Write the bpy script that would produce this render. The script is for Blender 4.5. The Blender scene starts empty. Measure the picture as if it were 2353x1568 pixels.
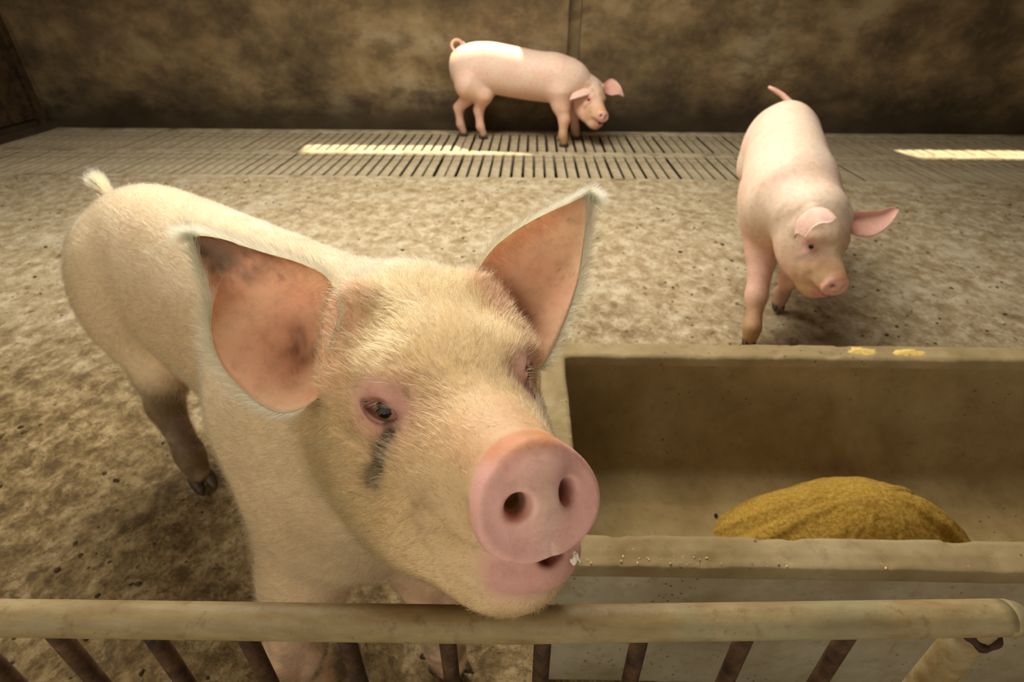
import bpy, bmesh, math, random
import numpy as np
from mathutils import Vector, Matrix

random.seed(7)
rng = np.random.default_rng(7)
SC = bpy.context.scene
COL = SC.collection

# ------------------------------------------------------------------ camera
F = 1239.0; CX, CY = 1176.5, 784.0
TH = math.radians(33.2); PS = math.radians(2.0); CAMH = 1.2
fwd = np.array([-math.sin(PS)*math.cos(TH), math.cos(PS)*math.cos(TH), -math.sin(TH)])
rgt = np.array([math.cos(PS), math.sin(PS), 0.0])
upv = np.cross(rgt, fwd)
CAM = np.array([0.0, 0.0, CAMH])
cam = bpy.data.cameras.new('camera')
cam.lens = F/2353*36.0; cam.sensor_width = 36.0; cam.clip_start = 0.02
cam.dof.use_dof = True; cam.dof.focus_distance = 0.53; cam.dof.aperture_fstop = 7.0
camo = bpy.data.objects.new('camera', cam); COL.objects.link(camo)
camo.location = CAM; camo.rotation_euler = (math.pi/2-TH, 0, PS)
SC.camera = camo

def pix(u, v, d):
    "world point seen at pixel u,v at depth d along the view axis"
    return CAM + d*(fwd + rgt*(u-CX)/F + upv*(CY-v)/F)
def onz(u, v, z=0.0):
    r = fwd + rgt*(u-CX)/F + upv*(CY-v)/F
    return CAM + r*(z-CAMH)/r[2]

# ------------------------------------------------------------------ light
SC.view_settings.view_transform = 'Standard'
SC.view_settings.look = 'None'
SC.view_settings.exposure = 0.12
SC.view_settings.gamma = 1.0
SC.view_settings.use_curve_mapping = False
CY_ = SC.cycles
CY_.max_bounces = 6; CY_.diffuse_bounces = 3; CY_.glossy_bounces = 4; CY_.transmission_bounces = 6
CY_.use_adaptive_sampling = True; CY_.adaptive_threshold = 0.06; CY_.adaptive_min_samples = 12
CY_.caustics_reflective = False; CY_.caustics_refractive = False
world = bpy.data.worlds.new('sky'); SC.world = world; world.use_nodes = True
bgn = world.node_tree.nodes['Background']
bgn.inputs[0].default_value = (1.0, 0.93, 0.80, 1); bgn.inputs[1].default_value = 0.55

def light(name, kind, loc, energy, color, target=None, **kw):
    l = bpy.data.lights.new(name, kind); l.energy = energy; l.color = color
    for k, v in kw.items(): setattr(l, k, v)
    o = bpy.data.objects.new(name, l); COL.objects.link(o); o.location = loc
    if target is not None:
        o.rotation_euler = (Vector(target)-Vector(loc)).to_track_quat('-Z', 'Y').to_euler()
    return o
SUN_EL = math.radians(62); SUN_AZ = math.radians(-14)     # low over the far wall, a little from the left
sd = Vector((math.sin(SUN_AZ)*math.cos(SUN_EL), math.cos(SUN_AZ)*math.cos(SUN_EL), math.sin(SUN_EL)))
light('sun', 'SUN', (0, 9, 9), 11.0, (1.0, 0.88, 0.66), target=Vector((0, 9, 9))-sd, angle=math.radians(2.2))
# roof light (translucent sheet in the roof) over the pen
light('roof_light', 'AREA', (-0.7, 3.0, 3.1), 200.0, (1.0, 0.95, 0.85), target=(-0.5, 2.3, 0), shape='RECTANGLE', size=2.8, size_y=1.8)
# fill lamp added at the open passage side behind the camera
light('passage_fill', 'AREA', (-1.6, -1.6, 2.3), 25.0, (1.0, 0.92, 0.78), target=(-0.2, 0.9, 0.6), shape='RECTANGLE', size=2.2, size_y=1.4)

# ------------------------------------------------------------------ helpers
def lin(r, g, b, a=1.0):
    f = lambda c: ((c/255+0.055)/1.055)**2.4 if c/255 > 0.04045 else c/255/12.92
    return (f(r), f(g), f(b), a)

def tag(o, label=None, cat=None, group=None, kind=None):
    if label: o['label'] = label
    if cat: o['category'] = cat
    if group: o['group'] = group
    if kind: o['kind'] = kind
    return o
def link(name, me, mat=None, parent=None):
    o = bpy.data.objects.new(name, me); COL.objects.link(o)
    if mat is not None: me.materials.append(mat)
    if parent is not None: o.parent = parent
    return o
def empty(name, loc=(0, 0, 0), rz=0.0):
    o = bpy.data.objects.new(name, None); COL.objects.link(o)
    o.location = loc; o.rotation_euler = (0, 0, rz); o.empty_display_size = 0.1
    return o
def mesh_np(name, V, Fc, smooth=True):
    V = np.ascontiguousarray(V, np.float32); Fc = np.ascontiguousarray(Fc, np.int32)
    me = bpy.data.meshes.new(name); n = Fc.shape[1]
    me.vertices.add(len(V)); me.vertices.foreach_set('co', V.ravel())
    me.loops.add(Fc.size); me.loops.foreach_set('vertex_index', Fc.ravel())
    me.polygons.add(len(Fc)); me.polygons.foreach_set('loop_start', np.arange(0, Fc.size, n, dtype=np.int32))
    me.polygons.foreach_set('use_smooth', np.full(len(Fc), smooth))
    me.update(calc_edges=True)
    return me
def set_col(me, col):
    a = me.color_attributes.new('col', 'FLOAT_COLOR', 'POINT')
    c = np.ones((len(col), 4), np.float32); c[:, :3] = col
    a.data.foreach_set('color', c.ravel())
def bm_mesh(name, bm, smooth=False):
    me = bpy.data.meshes.new(name); bm.to_mesh(me); bm.free()
    if smooth:
        me.polygons.foreach_set('use_smooth', np.ones(len(me.polygons), bool))
    return me
def grid_faces(nu, nv, closed_v=False, off=0):
    fs = []
    for i in range(nu-1):
        for j in range(nv if closed_v else nv-1):
            a = off+i*nv+j; b = off+i*nv+(j+1) % nv
            fs.append((a, b, b+nv, a+nv))
    return fs
def tube(path, radii, n=12, caps=True):
    "vertices and faces of a tube along a path"
    P = np.array(path, float); m = len(P); R = np.broadcast_to(np.array(radii, float), (m,))
    T = np.gradient(P, axis=0); T /= np.linalg.norm(T, axis=1)[:, None]
    up0 = np.array([0, 0, 1.0]) if abs(T[0][2]) < 0.9 else np.array([1.0, 0, 0])
    N = np.cross(T[0], up0); N /= np.linalg.norm(N); V = []
    for i in range(m):
        N = N-T[i]*(N@T[i]); N /= np.linalg.norm(N); B = np.cross(T[i], N)
        for k in range(n):
            a = 2*math.pi*k/n
            V.append(P[i]+R[i]*(math.cos(a)*N+math.sin(a)*B))
    fs = grid_faces(m, n, True)
    if caps:
        c0 = len(V); V.append(P[0]); c1 = len(V); V.append(P[-1])
        for k in range(n):
            fs.append((c0, (k+1) % n, k)); fs.append((c1, (m-1)*n+k, (m-1)*n+(k+1) % n))
    return V, fs
def tube_mesh(name, path, radii, n=12):
    V, fs = tube(path, radii, n)
    me = bpy.data.meshes.new(name); me.from_pydata([tuple(v) for v in V], [], fs); me.update()
    me.polygons.foreach_set('use_smooth', np.ones(len(me.polygons), bool))
    return me

def vnoise(P, scale, seed=0):
    "value noise on points (n,2 or 3), range -1..1"
    P = np.asarray(P, np.float64)*scale; i = np.floor(P).astype(np.int64); f = P-i; f = f*f*(3-2*f)
    D = P.shape[1]; out = np.zeros(len(P))
    for c in range(2**D):
        w = np.ones(len(P)); h = np.full(len(P), seed*7919+13, np.int64)
        for d in range(D):
            b = (c >> d) & 1
            w = w*(f[:, d] if b else 1-f[:, d])
            h = (h*1103515245+(i[:, d]+b)*[374761393, 668265263, 2147483647][d]) & 0x7fffffff
            h = (h ^ (h >> 13))*1274126177 & 0x7fffffff
        h = (h ^ (h >> 16)) & 0xffff
        out += w*(h/32767.5-1)
    return out
def fbm(P, scale, octs=4, seed=0, gain=0.5):
    s = 0; a = 1.0; t = 0
    for o in range(octs):
        s = s+a*vnoise(P, scale*2**o, seed+o); t += a; a *= gain
    return s/t
def sstep(a, b, x):
    t = np.clip((x-a)/(b-a), 0, 1); return t*t*(3-2*t)

# ------------------------------------------------------------------ materials
class NT:
    def __init__(s, name):
        s.m = bpy.data.materials.new(name); s.m.use_nodes = True
        s.t = s.m.node_tree; s.b = s.t.nodes['Principled BSDF']
        s.co = s.n('ShaderNodeTexCoord').outputs['Object']
    def n(s, t, **kw):
        n = s.t.nodes.new(t)
        for k, v in kw.items(): setattr(n, k, v)
        return n
    def l(s, a, b): s.t.links.new(a, b)
    def put(s, sock, v):
        if hasattr(v, 'is_output'): s.l(v, sock)
        else: sock.default_value = v
    def mapping(s, scale=(1, 1, 1), rot=(0, 0, 0), src=None):
        n = s.n('ShaderNodeMapping'); s.l(src or s.co, n.inputs[0])
        n.inputs['Scale'].default_value = scale; n.inputs['Rotation'].default_value = rot
        return n.outputs[0]
    def noise(s, scale, detail=4, rough=0.6, vec=None, dist=0.0):
        n = s.n('ShaderNodeTexNoise'); s.l(vec or s.co, n.inputs['Vector'])
        n.inputs['Scale'].default_value = scale; n.inputs['Detail'].default_value = detail
        n.inputs['Roughness'].default_value = rough; n.inputs['Distortion'].default_value = dist
        return n.outputs[0]
    def voro(s, scale, vec=None, feature='F1'):
        n = s.n('ShaderNodeTexVoronoi', feature=feature); s.l(vec or s.co, n.inputs['Vector'])
        n.inputs['Scale'].default_value = scale
        return n.outputs[0]
    def ramp(s, fac, *stops):
        n = s.n('ShaderNodeValToRGB'); s.l(fac, n.inputs[0]); e = n.color_ramp.elements
        while len(e) < len(stops): e.new(0.5)
        for k, (p, c) in enumerate(stops):
            e[k].position = p; e[k].color = c if len(c) == 4 else (*c, 1)
        return n.outputs[0]
    def step(s, fac, a, b):
        n = s.n('ShaderNodeMapRange', interpolation_type='SMOOTHSTEP'); s.l(fac, n.inputs[0])
        n.inputs[1].default_value = a; n.inputs[2].default_value = b
        return n.outputs[0]
    def mix(s, fac, a, b, mode='MIX'):
        n = s.n('ShaderNodeMix', data_type='RGBA', blend_type=mode)
        s.put(n.inputs[0], fac); s.put(n.inputs[6], a); s.put(n.inputs[7], b)
        return n.outputs[2]
    def math(s, op, a, b=0.5):
        n = s.n('ShaderNodeMath', operation=op); s.put(n.inputs[0], a); s.put(n.inputs[1], b)
        return n.outputs[0]
    def bump(s, h, strength, dist, prev=None):
        n = s.n('ShaderNodeBump'); s.l(h, n.inputs['Height']); n.inputs['Strength'].default_value = strength
        n.inputs['Distance'].default_value = dist
        if prev is not None: s.l(prev, n.inputs['Normal'])
        return n.outputs[0]
    def fin(s, color=None, rough=0.8, normal=None, spec=0.3):
        if color is not None: s.put(s.b.inputs['Base Color'], color)
        s.put(s.b.inputs['Roughness'], rough)
        s.b.inputs['Specular IOR Level'].default_value = spec
        if normal is not None: s.l(normal, s.b.inputs['Normal'])
        return s.m

def m_floor():
    t = NT('muddy_concrete')
    sx = t.n('ShaderNodeSeparateXYZ'); t.l(t.co, sx.inputs[0])
    st = t.mapping((1.0, 0.85, 1.0), (0, 0, 0.3))
    big = t.noise(1.3, 4, 0.65); mid = t.noise(15, 5, 0.72, st, 0.2); fine = t.noise(42, 4, 0.75, st); gr = t.noise(170, 2, 0.7)
    # trampled dung is thicker towards the gate
    mud = t.step(t.math('ADD', sx.outputs[1], t.math('MULTIPLY', big, -2.4)), 1.35, -0.15)
    c = t.ramp(mid, (0.33, lin(132, 113, 80)), (0.45, lin(161, 142, 109)), (0.55, lin(180, 163, 132)), (0.68, lin(198, 186, 160)))
    c = t.mix(t.math('MULTIPLY', t.step(fine, 0.50, 0.70), 0.6), c, lin(122, 99, 64))
    c = t.mix(t.math('MULTIPLY', t.step(t.noise(2.4, 5, .65), 0.52, 0.68), .5), c, lin(198, 186, 160))
    m2 = t.ramp(mid, (0.36, lin(88, 70, 42)), (0.50, lin(134, 112, 74)), (0.64, lin(174, 152, 112)))
    m2 = t.mix(t.math('MULTIPLY', t.step(fine, 0.48, 0.66), 0.7), m2, lin(84, 66, 40))
    c = t.mix(mud, c, m2)
    c = t.mix(t.math('MULTIPLY', t.step(gr, 0.5, 0.7), 0.28), c, lin(92, 74, 46))
    wv = t.n('ShaderNodeVectorMath', operation='ADD'); t.l(st, wv.inputs[0])
    nn_ = t.n('ShaderNodeTexNoise'); t.l(t.co, nn_.inputs['Vector']); nn_.inputs['Scale'].default_value = 30
    vs = t.n('ShaderNodeVectorMath', operation='SCALE'); t.l(nn_.outputs[1], vs.inputs[0]); vs.inputs['Scale'].default_value = .05; t.l(vs.outputs[0], wv.inputs[1])
    for sc_, a_, amt in ((11, .17, .8), (27, .2, .7)):
        spm = t.math('MULTIPLY', t.step(t.voro(sc_, wv.outputs[0]), a_, a_*.55), t.step(t.noise(sc_*.16, 3), 0.44, 0.56))
        c = t.mix(t.math('MULTIPLY', spm, amt), c, lin(72, 58, 38))
    hgt = t.math('MULTIPLY', fine, t.math('ADD', mud, .35))
    nb = t.bump(mid, 0.5, 0.03); nb = t.bump(hgt, 0.8, 0.012, nb); nb = t.bump(gr, 0.4, 0.003, nb)
    return t.fin(c, 0.88, nb, 0.25)
def m_conc(name, stops, scale=6, dirt=lin(88, 70, 42), dirt_amt=(0.5, 0.75), bump=0.3, rough=0.85):
    t = NT(name)
    a = t.noise(scale, 6, 0.62); f = t.noise(scale*9, 5, 0.7); b = t.noise(scale*0.35, 4, 0.6, None, 0.8)
    n = len(stops); c = t.ramp(a, *[(0.32+0.36*k/max(1, n-1), s) for k, s in enumerate(stops)])
    c = t.mix(t.step(b, *dirt_amt), c, dirt)
    c = t.mix(t.math('MULTIPLY', t.step(f, 0.5, 0.75), 0.5), c, dirt)
    sp = t.step(t.voro(scale*9), 0.16, 0.05)
    c = t.mix(t.math('MULTIPLY', sp, t.step(t.noise(scale*1.7, 2), 0.52, 0.6)), c, lin(52, 42, 26))
    nb = t.bump(f, bump, 0.006); nb = t.bump(a, bump, 0.012, nb)
    return t.fin(c, rough, nb, 0.25)
def m_wall():
    t = NT('stained_plaster')
    v1 = t.mapping((1, 1, 1.25))
    a = t.noise(1.1, 7, 0.62, v1, 0.1); b = t.noise(2.6, 7, 0.66, t.mapping((1, 1, 1.8)), 0.1); f = t.noise(14, 5, 0.7)
    c = t.ramp(a, (0.36, lin(76, 63, 44)), (0.46, lin(104, 87, 60)), (0.55, lin(134, 112, 78)), (0.66, lin(158, 140, 108)))
    c = t.mix(t.math('MULTIPLY', t.step(b, 0.45, 0.66), .6), c, lin(74, 59, 40))
    c = t.mix(t.math('MULTIPLY', t.step(f, 0.48, 0.72), 0.4), c, lin(130, 110, 76))
    # splash dirt along the foot of the wall, ragged at the top
    sx = t.n('ShaderNodeSeparateXYZ'); t.l(t.co, sx.inputs[0])
    hz = t.math('ADD', sx.outputs[2], t.math('MULTIPLY', b, -0.5))
    c = t.mix(t.math('MULTIPLY', t.step(hz, 0.30, -0.16), 0.85), c, lin(40, 31, 19))
    nb = t.bump(b, 0.3, 0.02); nb = t.bump(f, 0.3, 0.008, nb)
    return t.fin(c, 0.8, nb, 0.25)
def m_pipe():
    t = NT('dusty_painted_pipe')
    st = t.mapping((1, 3, 3))
    a = t.noise(9, 5, 0.65, st); f = t.noise(60, 4, 0.7, t.mapping((1, 1, 1), (0.5, 0.3, 0.2)))
    c = t.ramp(a, (0.35, lin(128, 103, 62)), (0.5, lin(148, 126, 84)), (0.66, lin(162, 146, 106)))
    c = t.mix(t.math('MULTIPLY', t.step(f, 0.54, 0.7), .55), c, lin(112, 84, 46))
    c = t.mix(t.math('MULTIPLY', t.step(t.noise(4, 3), 0.55, 0.66), 0.6), c, lin(140, 138, 104))
    nb = t.bump(f, 0.35, 0.003)
    return t.fin(c, 0.55, nb, 0.4)
def m_rust():
    t = NT('rusty_bar')
    a = t.noise(40, 5, 0.7)
    c = t.ramp(a, (0.35, lin(44, 29, 15)), (0.6, lin(84, 59, 34)), (0.75, lin(112, 84, 52)))
    return t.fin(c, 0.8, t.bump(a, 0.5, 0.003), 0.3)
def m_feed():
    t = NT('ground_maize_feed')
    a = t.noise(130, 5, 0.8); b = t.noise(14, 4, 0.6)
    c = t.ramp(a, (0.30, lin(132, 98, 34)), (0.5, lin(182, 144, 60)), (0.70, lin(210, 176, 98)))
    c = t.mix(t.math('MULTIPLY', t.step(b, 0.5, 0.7), 0.4), c, lin(150, 110, 40))
    return t.fin(c, 0.95, t.bump(a, 0.9, 0.006), 0.1)
def m_plain(name, col, rough=0.6, spec=0.4, var=None, scale=30, bump=0.0):
    t = NT(name); c = col
    a = t.noise(scale, 5, 0.65)
    if var is not None: c = t.mix(t.step(a, 0.4, 0.65), col, var)
    return t.fin(c, rough, t.bump(a, bump, 0.004) if bump else None, spec)
def m_skin(name, sss=0.12, rough=0.55, bumpk=0.25):
    t = NT(name)
    at = t.n('ShaderNodeAttribute'); at.attribute_name = 'col'
    f = t.noise(55, 5, 0.7); g = t.noise(9, 4, 0.6)
    c = t.mix(t.math('MULTIPLY', t.step(f, 0.42, 0.70), 0.22), at.outputs['Color'], lin(150, 112, 66), 'MULTIPLY')
    c = t.mix(t.math('MULTIPLY', t.step(g, 0.5, 0.7), 0.18), c, lin(214, 176, 140))
    t.b.inputs['Subsurface Weight'].default_value = sss
    t.b.inputs['Subsurface Radius'].default_value = (1.0, 0.45, 0.25)
    t.b.inputs['Subsurface Scale'].default_value = 0.012
    nb = t.bump(f, bumpk, 0.003); nb = t.bump(t.noise(260, 3), bumpk*0.7, 0.001, nb)
    return t.fin(c, rough, nb, 0.35)

MAT = dict(
    floor=m_floor(), wall=m_wall(),
    slat=m_conc('slat_concrete', [lin(140, 124, 96), lin(176, 160, 130), lin(200, 186, 158)], 7, lin(116, 98, 68)),
    trough=m_conc('trough_concrete', [lin(136, 116, 78), lin(154, 134, 96), lin(168, 150, 114)], 5, lin(120, 98, 60), (0.5, 0.8), 0.22),
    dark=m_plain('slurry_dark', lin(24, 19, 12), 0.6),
    roof=m_plain('roof_sheet', lin(120, 112, 98), 0.7),
    pipe=m_pipe(), rust=m_rust(), feed=m_feed(),
    clod=m_plain('dried_dung', lin(58, 46, 28), 0.95, 0.1, lin(96, 78, 50), 60, 0.5),
    skin=m_skin('pig_skin'), ear=m_skin('pig_ear_skin', 0.25, 0.6, 0.15),
    hoof=m_plain('hoof_horn', lin(84, 66, 44), 0.55, 0.4, lin(46, 36, 24), 40, 0.3),
)

# ------------------------------------------------------------------ signed distance modelling (numpy surface nets)
class Frame:
    def __init__(s, o=(0, 0, 0), R=None):
        s.o = np.array(o, float); s.R = np.eye(3) if R is None else np.array(R, float)   # rows = axes
    def w(s, p): return s.o+np.asarray(p, float)@s.R
    def l(s, p): return (np.asarray(p, float)-s.o)@s.R.T
    def child(s, o, R): return Frame(s.w(o), np.array(R)@s.R)
IDF = Frame()
def axes(spec):
    "1D coordinates from [(start, end, step), ...]"
    out = []
    for a, b, h in spec:
        n = max(1, int(round((b-a)/h))); out.append(np.linspace(a, b, n, endpoint=False))
    out.append([spec[-1][1]])
    return np.concatenate(out).astype(np.float32)
class SDF:
    def __init__(s, frame, ax, ay, az):
        s.f = frame; s.a = [axes(ax), axes(ay), axes(az)]
        s.v = np.full([len(q) for q in s.a], 9.0, np.float32)
    def sl(s, lo, hi):
        out = []
        for k in range(3):
            i = max(0, np.searchsorted(s.a[k], lo[k])-1); j = min(len(s.a[k]), np.searchsorted(s.a[k], hi[k])+1)
            if j <= i: return None
            out.append(slice(i, j))
        return tuple(out)
    def xyz(s, sl, fr):
        M = (fr.R@s.f.R.T).astype(np.float32); off = (fr.R@(s.f.o-fr.o)).astype(np.float32)
        X = s.a[0][sl[0]][:, None, None]; Y = s.a[1][sl[1]][None, :, None]; Z = s.a[2][sl[2]][None, None, :]
        return [M[i, 0]*X+M[i, 1]*Y+M[i, 2]*Z+off[i] for i in range(3)]
    def box(s, fr, lo, hi, pad):
        c = np.array([[(lo, hi)[(k >> d) & 1][d] for d in range(3)] for k in range(8)])
        g = s.f.l(fr.w(c)); return s.sl(g.min(0)-pad, g.max(0)+pad)
    def comb(s, sl, d, k, mode):
        a = s.v[sl]
        if mode == 'sub': d = -d; h = np.maximum(k-np.abs(a-d), 0)/k; s.v[sl] = np.maximum(a, d)+h*h*k*0.25
        else: h = np.maximum(k-np.abs(a-d), 0)/k; s.v[sl] = np.minimum(a, d)-h*h*k*0.25
    def cone(s, fr, a, b, ra, rb, k=0.03, mode='add'):
        a = np.array(a, float); b = np.array(b, float); m = max(ra, rb)
        sl = s.box(fr, np.minimum(a, b)-m, np.maximum(a, b)+m, k+0.02)
        if sl is None: return
        A = s.f.l(fr.w(a)); B = s.f.l(fr.w(b)); ab = B-A; L2 = ab@ab+1e-12
        P = [s.a[i][sl[i]].reshape([-1 if j == i else 1 for j in range(3)])-np.float32(A[i]) for i in range(3)]
        t = np.clip((P[0]*np.float32(ab[0])+P[1]*np.float32(ab[1])+P[2]*np.float32(ab[2]))/np.float32(L2), 0, 1)
        d = np.sqrt(sum((P[i]-t*np.float32(ab[i]))**2 for i in range(3)))-(np.float32(ra)+t*np.float32(rb-ra))
        s.comb(sl, d, k, mode)
    def chain(s, fr, pts, k=0.03):
        for (p, r), (q, u) in zip(pts[:-1], pts[1:]): s.cone(fr, p, q, r, u, k)
    def ell(s, fr, c, r, k=0.03, mode='add', R=None):
        g = fr.child(c, np.eye(3) if R is None else R); r = np.array(r, float)
        sl = s.box(g, -r, r, k+0.02)
        if sl is None: return
        x, y, z = s.xyz(sl, g)
        k0 = np.sqrt((x/r[0])**2+(y/r[1])**2+(z/r[2])**2)
        k1 = np.sqrt((x/r[0]**2)**2+(y/r[1]**2)**2+(z/r[2]**2)**2)+1e-9
        s.comb(sl, k0*(k0-1)/k1, k, mode)
    def disc(s, fr, c, R, ry, rz, hx, rd, k=0.01, shape=None):
        "rounded elliptic puck, axis = local x"
        g = fr.child(c, R); r = np.array([hx+rd, ry+rd, rz+rd]); sl = s.box(g, -r, r, k+0.02)
        x, y, z = s.xyz(sl, g)
        if shape is not None: y, z = shape(y, z)
        rho = np.sqrt((y/ry)**2+(z/rz)**2); q = (rho-1)*min(ry, rz)+rd; w = np.abs(x)-hx+rd
        d = np.sqrt(np.maximum(q, 0)**2+np.maximum(w, 0)**2)+np.minimum(np.maximum(q, w), 0)-rd
        s.comb(sl, d, k, 'add')
    def rbox(s, fr, lo, hi, rd=0.005, k=0.004, mode='add', shear=None):
        lo = np.array(lo, float); hi = np.array(hi, float); sl = s.box(fr, lo, hi, k+0.03)
        x, y, z = s.xyz(sl, fr); c = (lo+hi)/2; h = (hi-lo)/2-rd
        if shear is not None: x, y, z = shear(x, y, z)
        q = [np.abs(x-c[0])-h[0], np.abs(y-c[1])-h[1], np.abs(z-c[2])-h[2]]
        d = np.sqrt(sum(np.maximum(w, 0)**2 for w in q))+np.minimum(np.maximum(np.maximum(q[0], q[1]), q[2]), 0)-rd
        s.comb(sl, d, k, mode)
    def loft(s, fr, prof, k=0.04):
        "body of elliptic sections along local x: rows x, cy, cz, half width, half height top, half height bottom"
        T = np.array(prof, float)
        xs = np.linspace(T[0, 0], T[-1, 0], 240); tab = []
        for c in range(1, T.shape[1]):
            m = np.gradient(T[:, c], T[:, 0]); j = np.clip(np.searchsorted(T[:, 0], xs)-1, 0, len(T)-2)
            h = T[j+1, 0]-T[j, 0]; t = (xs-T[j, 0])/h
            tab.append((2*t**3-3*t**2+1)*T[j, c]+(t**3-2*t**2+t)*h*m[j]+(-2*t**3+3*t**2)*T[j+1, c]+(t**3-t**2)*h*m[j+1])
        lo = [xs[0], (T[:, 1]-T[:, 3]).min(), (T[:, 2]-T[:, 5]).min()]; hi = [xs[-1], (T[:, 1]+T[:, 3]).max(), (T[:, 2]+T[:, 4]).max()]
        sl = s.box(fr, np.array(lo), np.array(hi), k+0.03)
        x, y, z = s.xyz(sl, fr); x = np.broadcast_to(x, np.broadcast_shapes(x.shape, y.shape, z.shape))
        idx = np.clip((x-xs[0])/(xs[-1]-xs[0])*239, 0, 238.999); i = idx.astype(np.int32); f = (idx-i).astype(np.float32)
        del idx
        def at(c):
            q = tab[c].astype(np.float32); return q[i]*(1-f)+q[i+1]*f
        w = np.maximum(at(2), 0.004); dz = z-at(1); hh = np.maximum(np.where(dz > 0, at(3), at(4)), 0.004)
        rho = np.sqrt(((y-at(0))/w)**2+(dz/hh)**2); d = (rho-1)*np.minimum(w, hh)
        d = np.maximum(d, np.maximum(xs[0]-x, x-xs[-1]))
        s.comb(sl, d, k, 'add')
    def mesh(s):
        "surface nets; returns vertices in the parent coordinates of the frame, quads"
        v = s.v; ins = v < 0; nx, ny, nz = v.shape
        cnt = np.zeros((nx-1, ny-1, nz-1), np.int8)
        for c in range(8):
            i, j, k = c & 1, (c >> 1) & 1, c >> 2
            cnt += ins[i:nx-1+i, j:ny-1+j, k:nz-1+k]
        act = (cnt > 0) & (cnt < 8); ijk = np.array(np.nonzero(act)); n = ijk.shape[1]
        idx = np.full(act.shape, -1, np.int32); idx[tuple(ijk)] = np.arange(n)
        cor = [v[ijk[0]+(c & 1), ijk[1]+((c >> 1) & 1), ijk[2]+(c >> 2)] for c in range(8)]
        acc = np.zeros((n, 3)); m = np.zeros(n)
        for a in range(8):
            for d in range(3):
                if a & (1 << d): continue
                b = a | (1 << d); va, vb = cor[a], cor[b]; cr = (va < 0) != (vb < 0)
                t = np.where(cr, va/np.where(cr, va-vb, 1), 0)
                p = np.array([[(a >> q) & 1] for q in range(3)], float).repeat(n, 1); p[d] += t
                acc[cr] += p.T[cr]; m[cr] += 1
        p = acc/m[:, None]; V = np.zeros((n, 3))
        for d in range(3):
            g = s.a[d].astype(float); V[:, d] = g[ijk[d]]*(1-p[:, d])+g[ijk[d]+1]*p[:, d]
        Q = []
        for d in range(3):
            e, f = (d+1) % 3, (d+2) % 3
            A = [slice(None)]*3; B = [slice(None)]*3
            A[d] = slice(0, -1); B[d] = slice(1, None)
            for q in (e, f): A[q] = slice(1, -1); B[q] = slice(1, -1)
            sa, sb = ins[tuple(A)], ins[tuple(B)]; c = np.array(np.nonzero(sa != sb))
            fl = sa[tuple(c)]; c[e] += 1; c[f] += 1
            def cell(de, df):
                q = c.copy(); q[e] -= de; q[f] -= df; return idx[tuple(q)]
            q = np.stack([cell(1, 1), cell(0, 1), cell(0, 0), cell(1, 0)], 1)
            q[~fl] = q[~fl][:, ::-1]; Q.append(q)
        return s.f.w(V), np.concatenate(Q)

# ------------------------------------------------------------------ the pen
def box_bm(bm, lo, hi):
    v = [bm.verts.new(((lo, hi)[k & 1][0], (lo, hi)[(k >> 1) & 1][1], (lo, hi)[k >> 2][2])) for k in range(8)]
    for f in ((0, 2, 3, 1), (4, 5, 7, 6), (0, 1, 5, 4), (2, 6, 7, 3), (0, 4, 6, 2), (1, 3, 7, 5)):
        bm.faces.new([v[i] for i in f])
def boxes(name, lst, mat, parent=None, bevel=0.0):
    bm = bmesh.new()
    for lo, hi in lst: box_bm(bm, lo, hi)
    if bevel: bmesh.ops.bevel(bm, geom=bm.edges[:], offset=bevel, segments=2, affect='EDGES', profile=0.5)
    return link(name, bm_mesh(name, bm), mat, parent)

WY = 5.70; WL = -4.95; WR = 6.3; YF = 4.05         # far wall, left wall, right wall, front edge of the slats
def m_wallx(u, v):                                  # x on the far wall
    r = fwd+rgt*(u-CX)/F+upv*(CY-v)/F
    return (CAM+r*WY/r[1])[0]
GX = m_wallx(1318, 100)
w1 = (-2.27, -0.22); w2 = (3.02, 5.6); ZS, ZH, ZR = 1.24, 2.07, 3.3
o = boxes('wall_back', [((WL-.15, WY, -.3), (GX-.06, WY+.15, ZS)), ((GX-.06, WY+.11, -.3), (GX+.06, WY+.15, ZS)),
    ((GX+.06, WY, -.3), (WR+.15, WY+.15, ZS)),
    ((WL-.15, WY, ZS), (w1[0], WY+.15, ZH)), ((w1[1], WY, ZS), (w2[0], WY+.15, ZH)), ((w2[1], WY, ZS), (WR+.15, WY+.15, ZH)),
    ((WL-.15, WY, ZH), (WR+.15, WY+.15, ZR))], MAT['wall'])
tag(o, 'brown stained plaster wall behind the slatted dunging strip', kind='structure')
o = boxes('wall_left', [((WL-.15, -2.5, -.3), (WL, WY, ZR))], MAT['wall'])
tag(o, 'dark stained side wall meeting the far wall', kind='structure')
o = boxes('wall_right', [((WR, -2.5, -.3), (WR+.15, WY, ZR))], MAT['wall'])
tag(o, 'stained side wall beyond the trough end', kind='structure')
o = boxes('ceiling', [((WL-.15, -2.5, ZR), (WR+.15, WY+.15, ZR+.08))], MAT['roof'])
tag(o, 'sheet roof over the pens', kind='structure')
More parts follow.
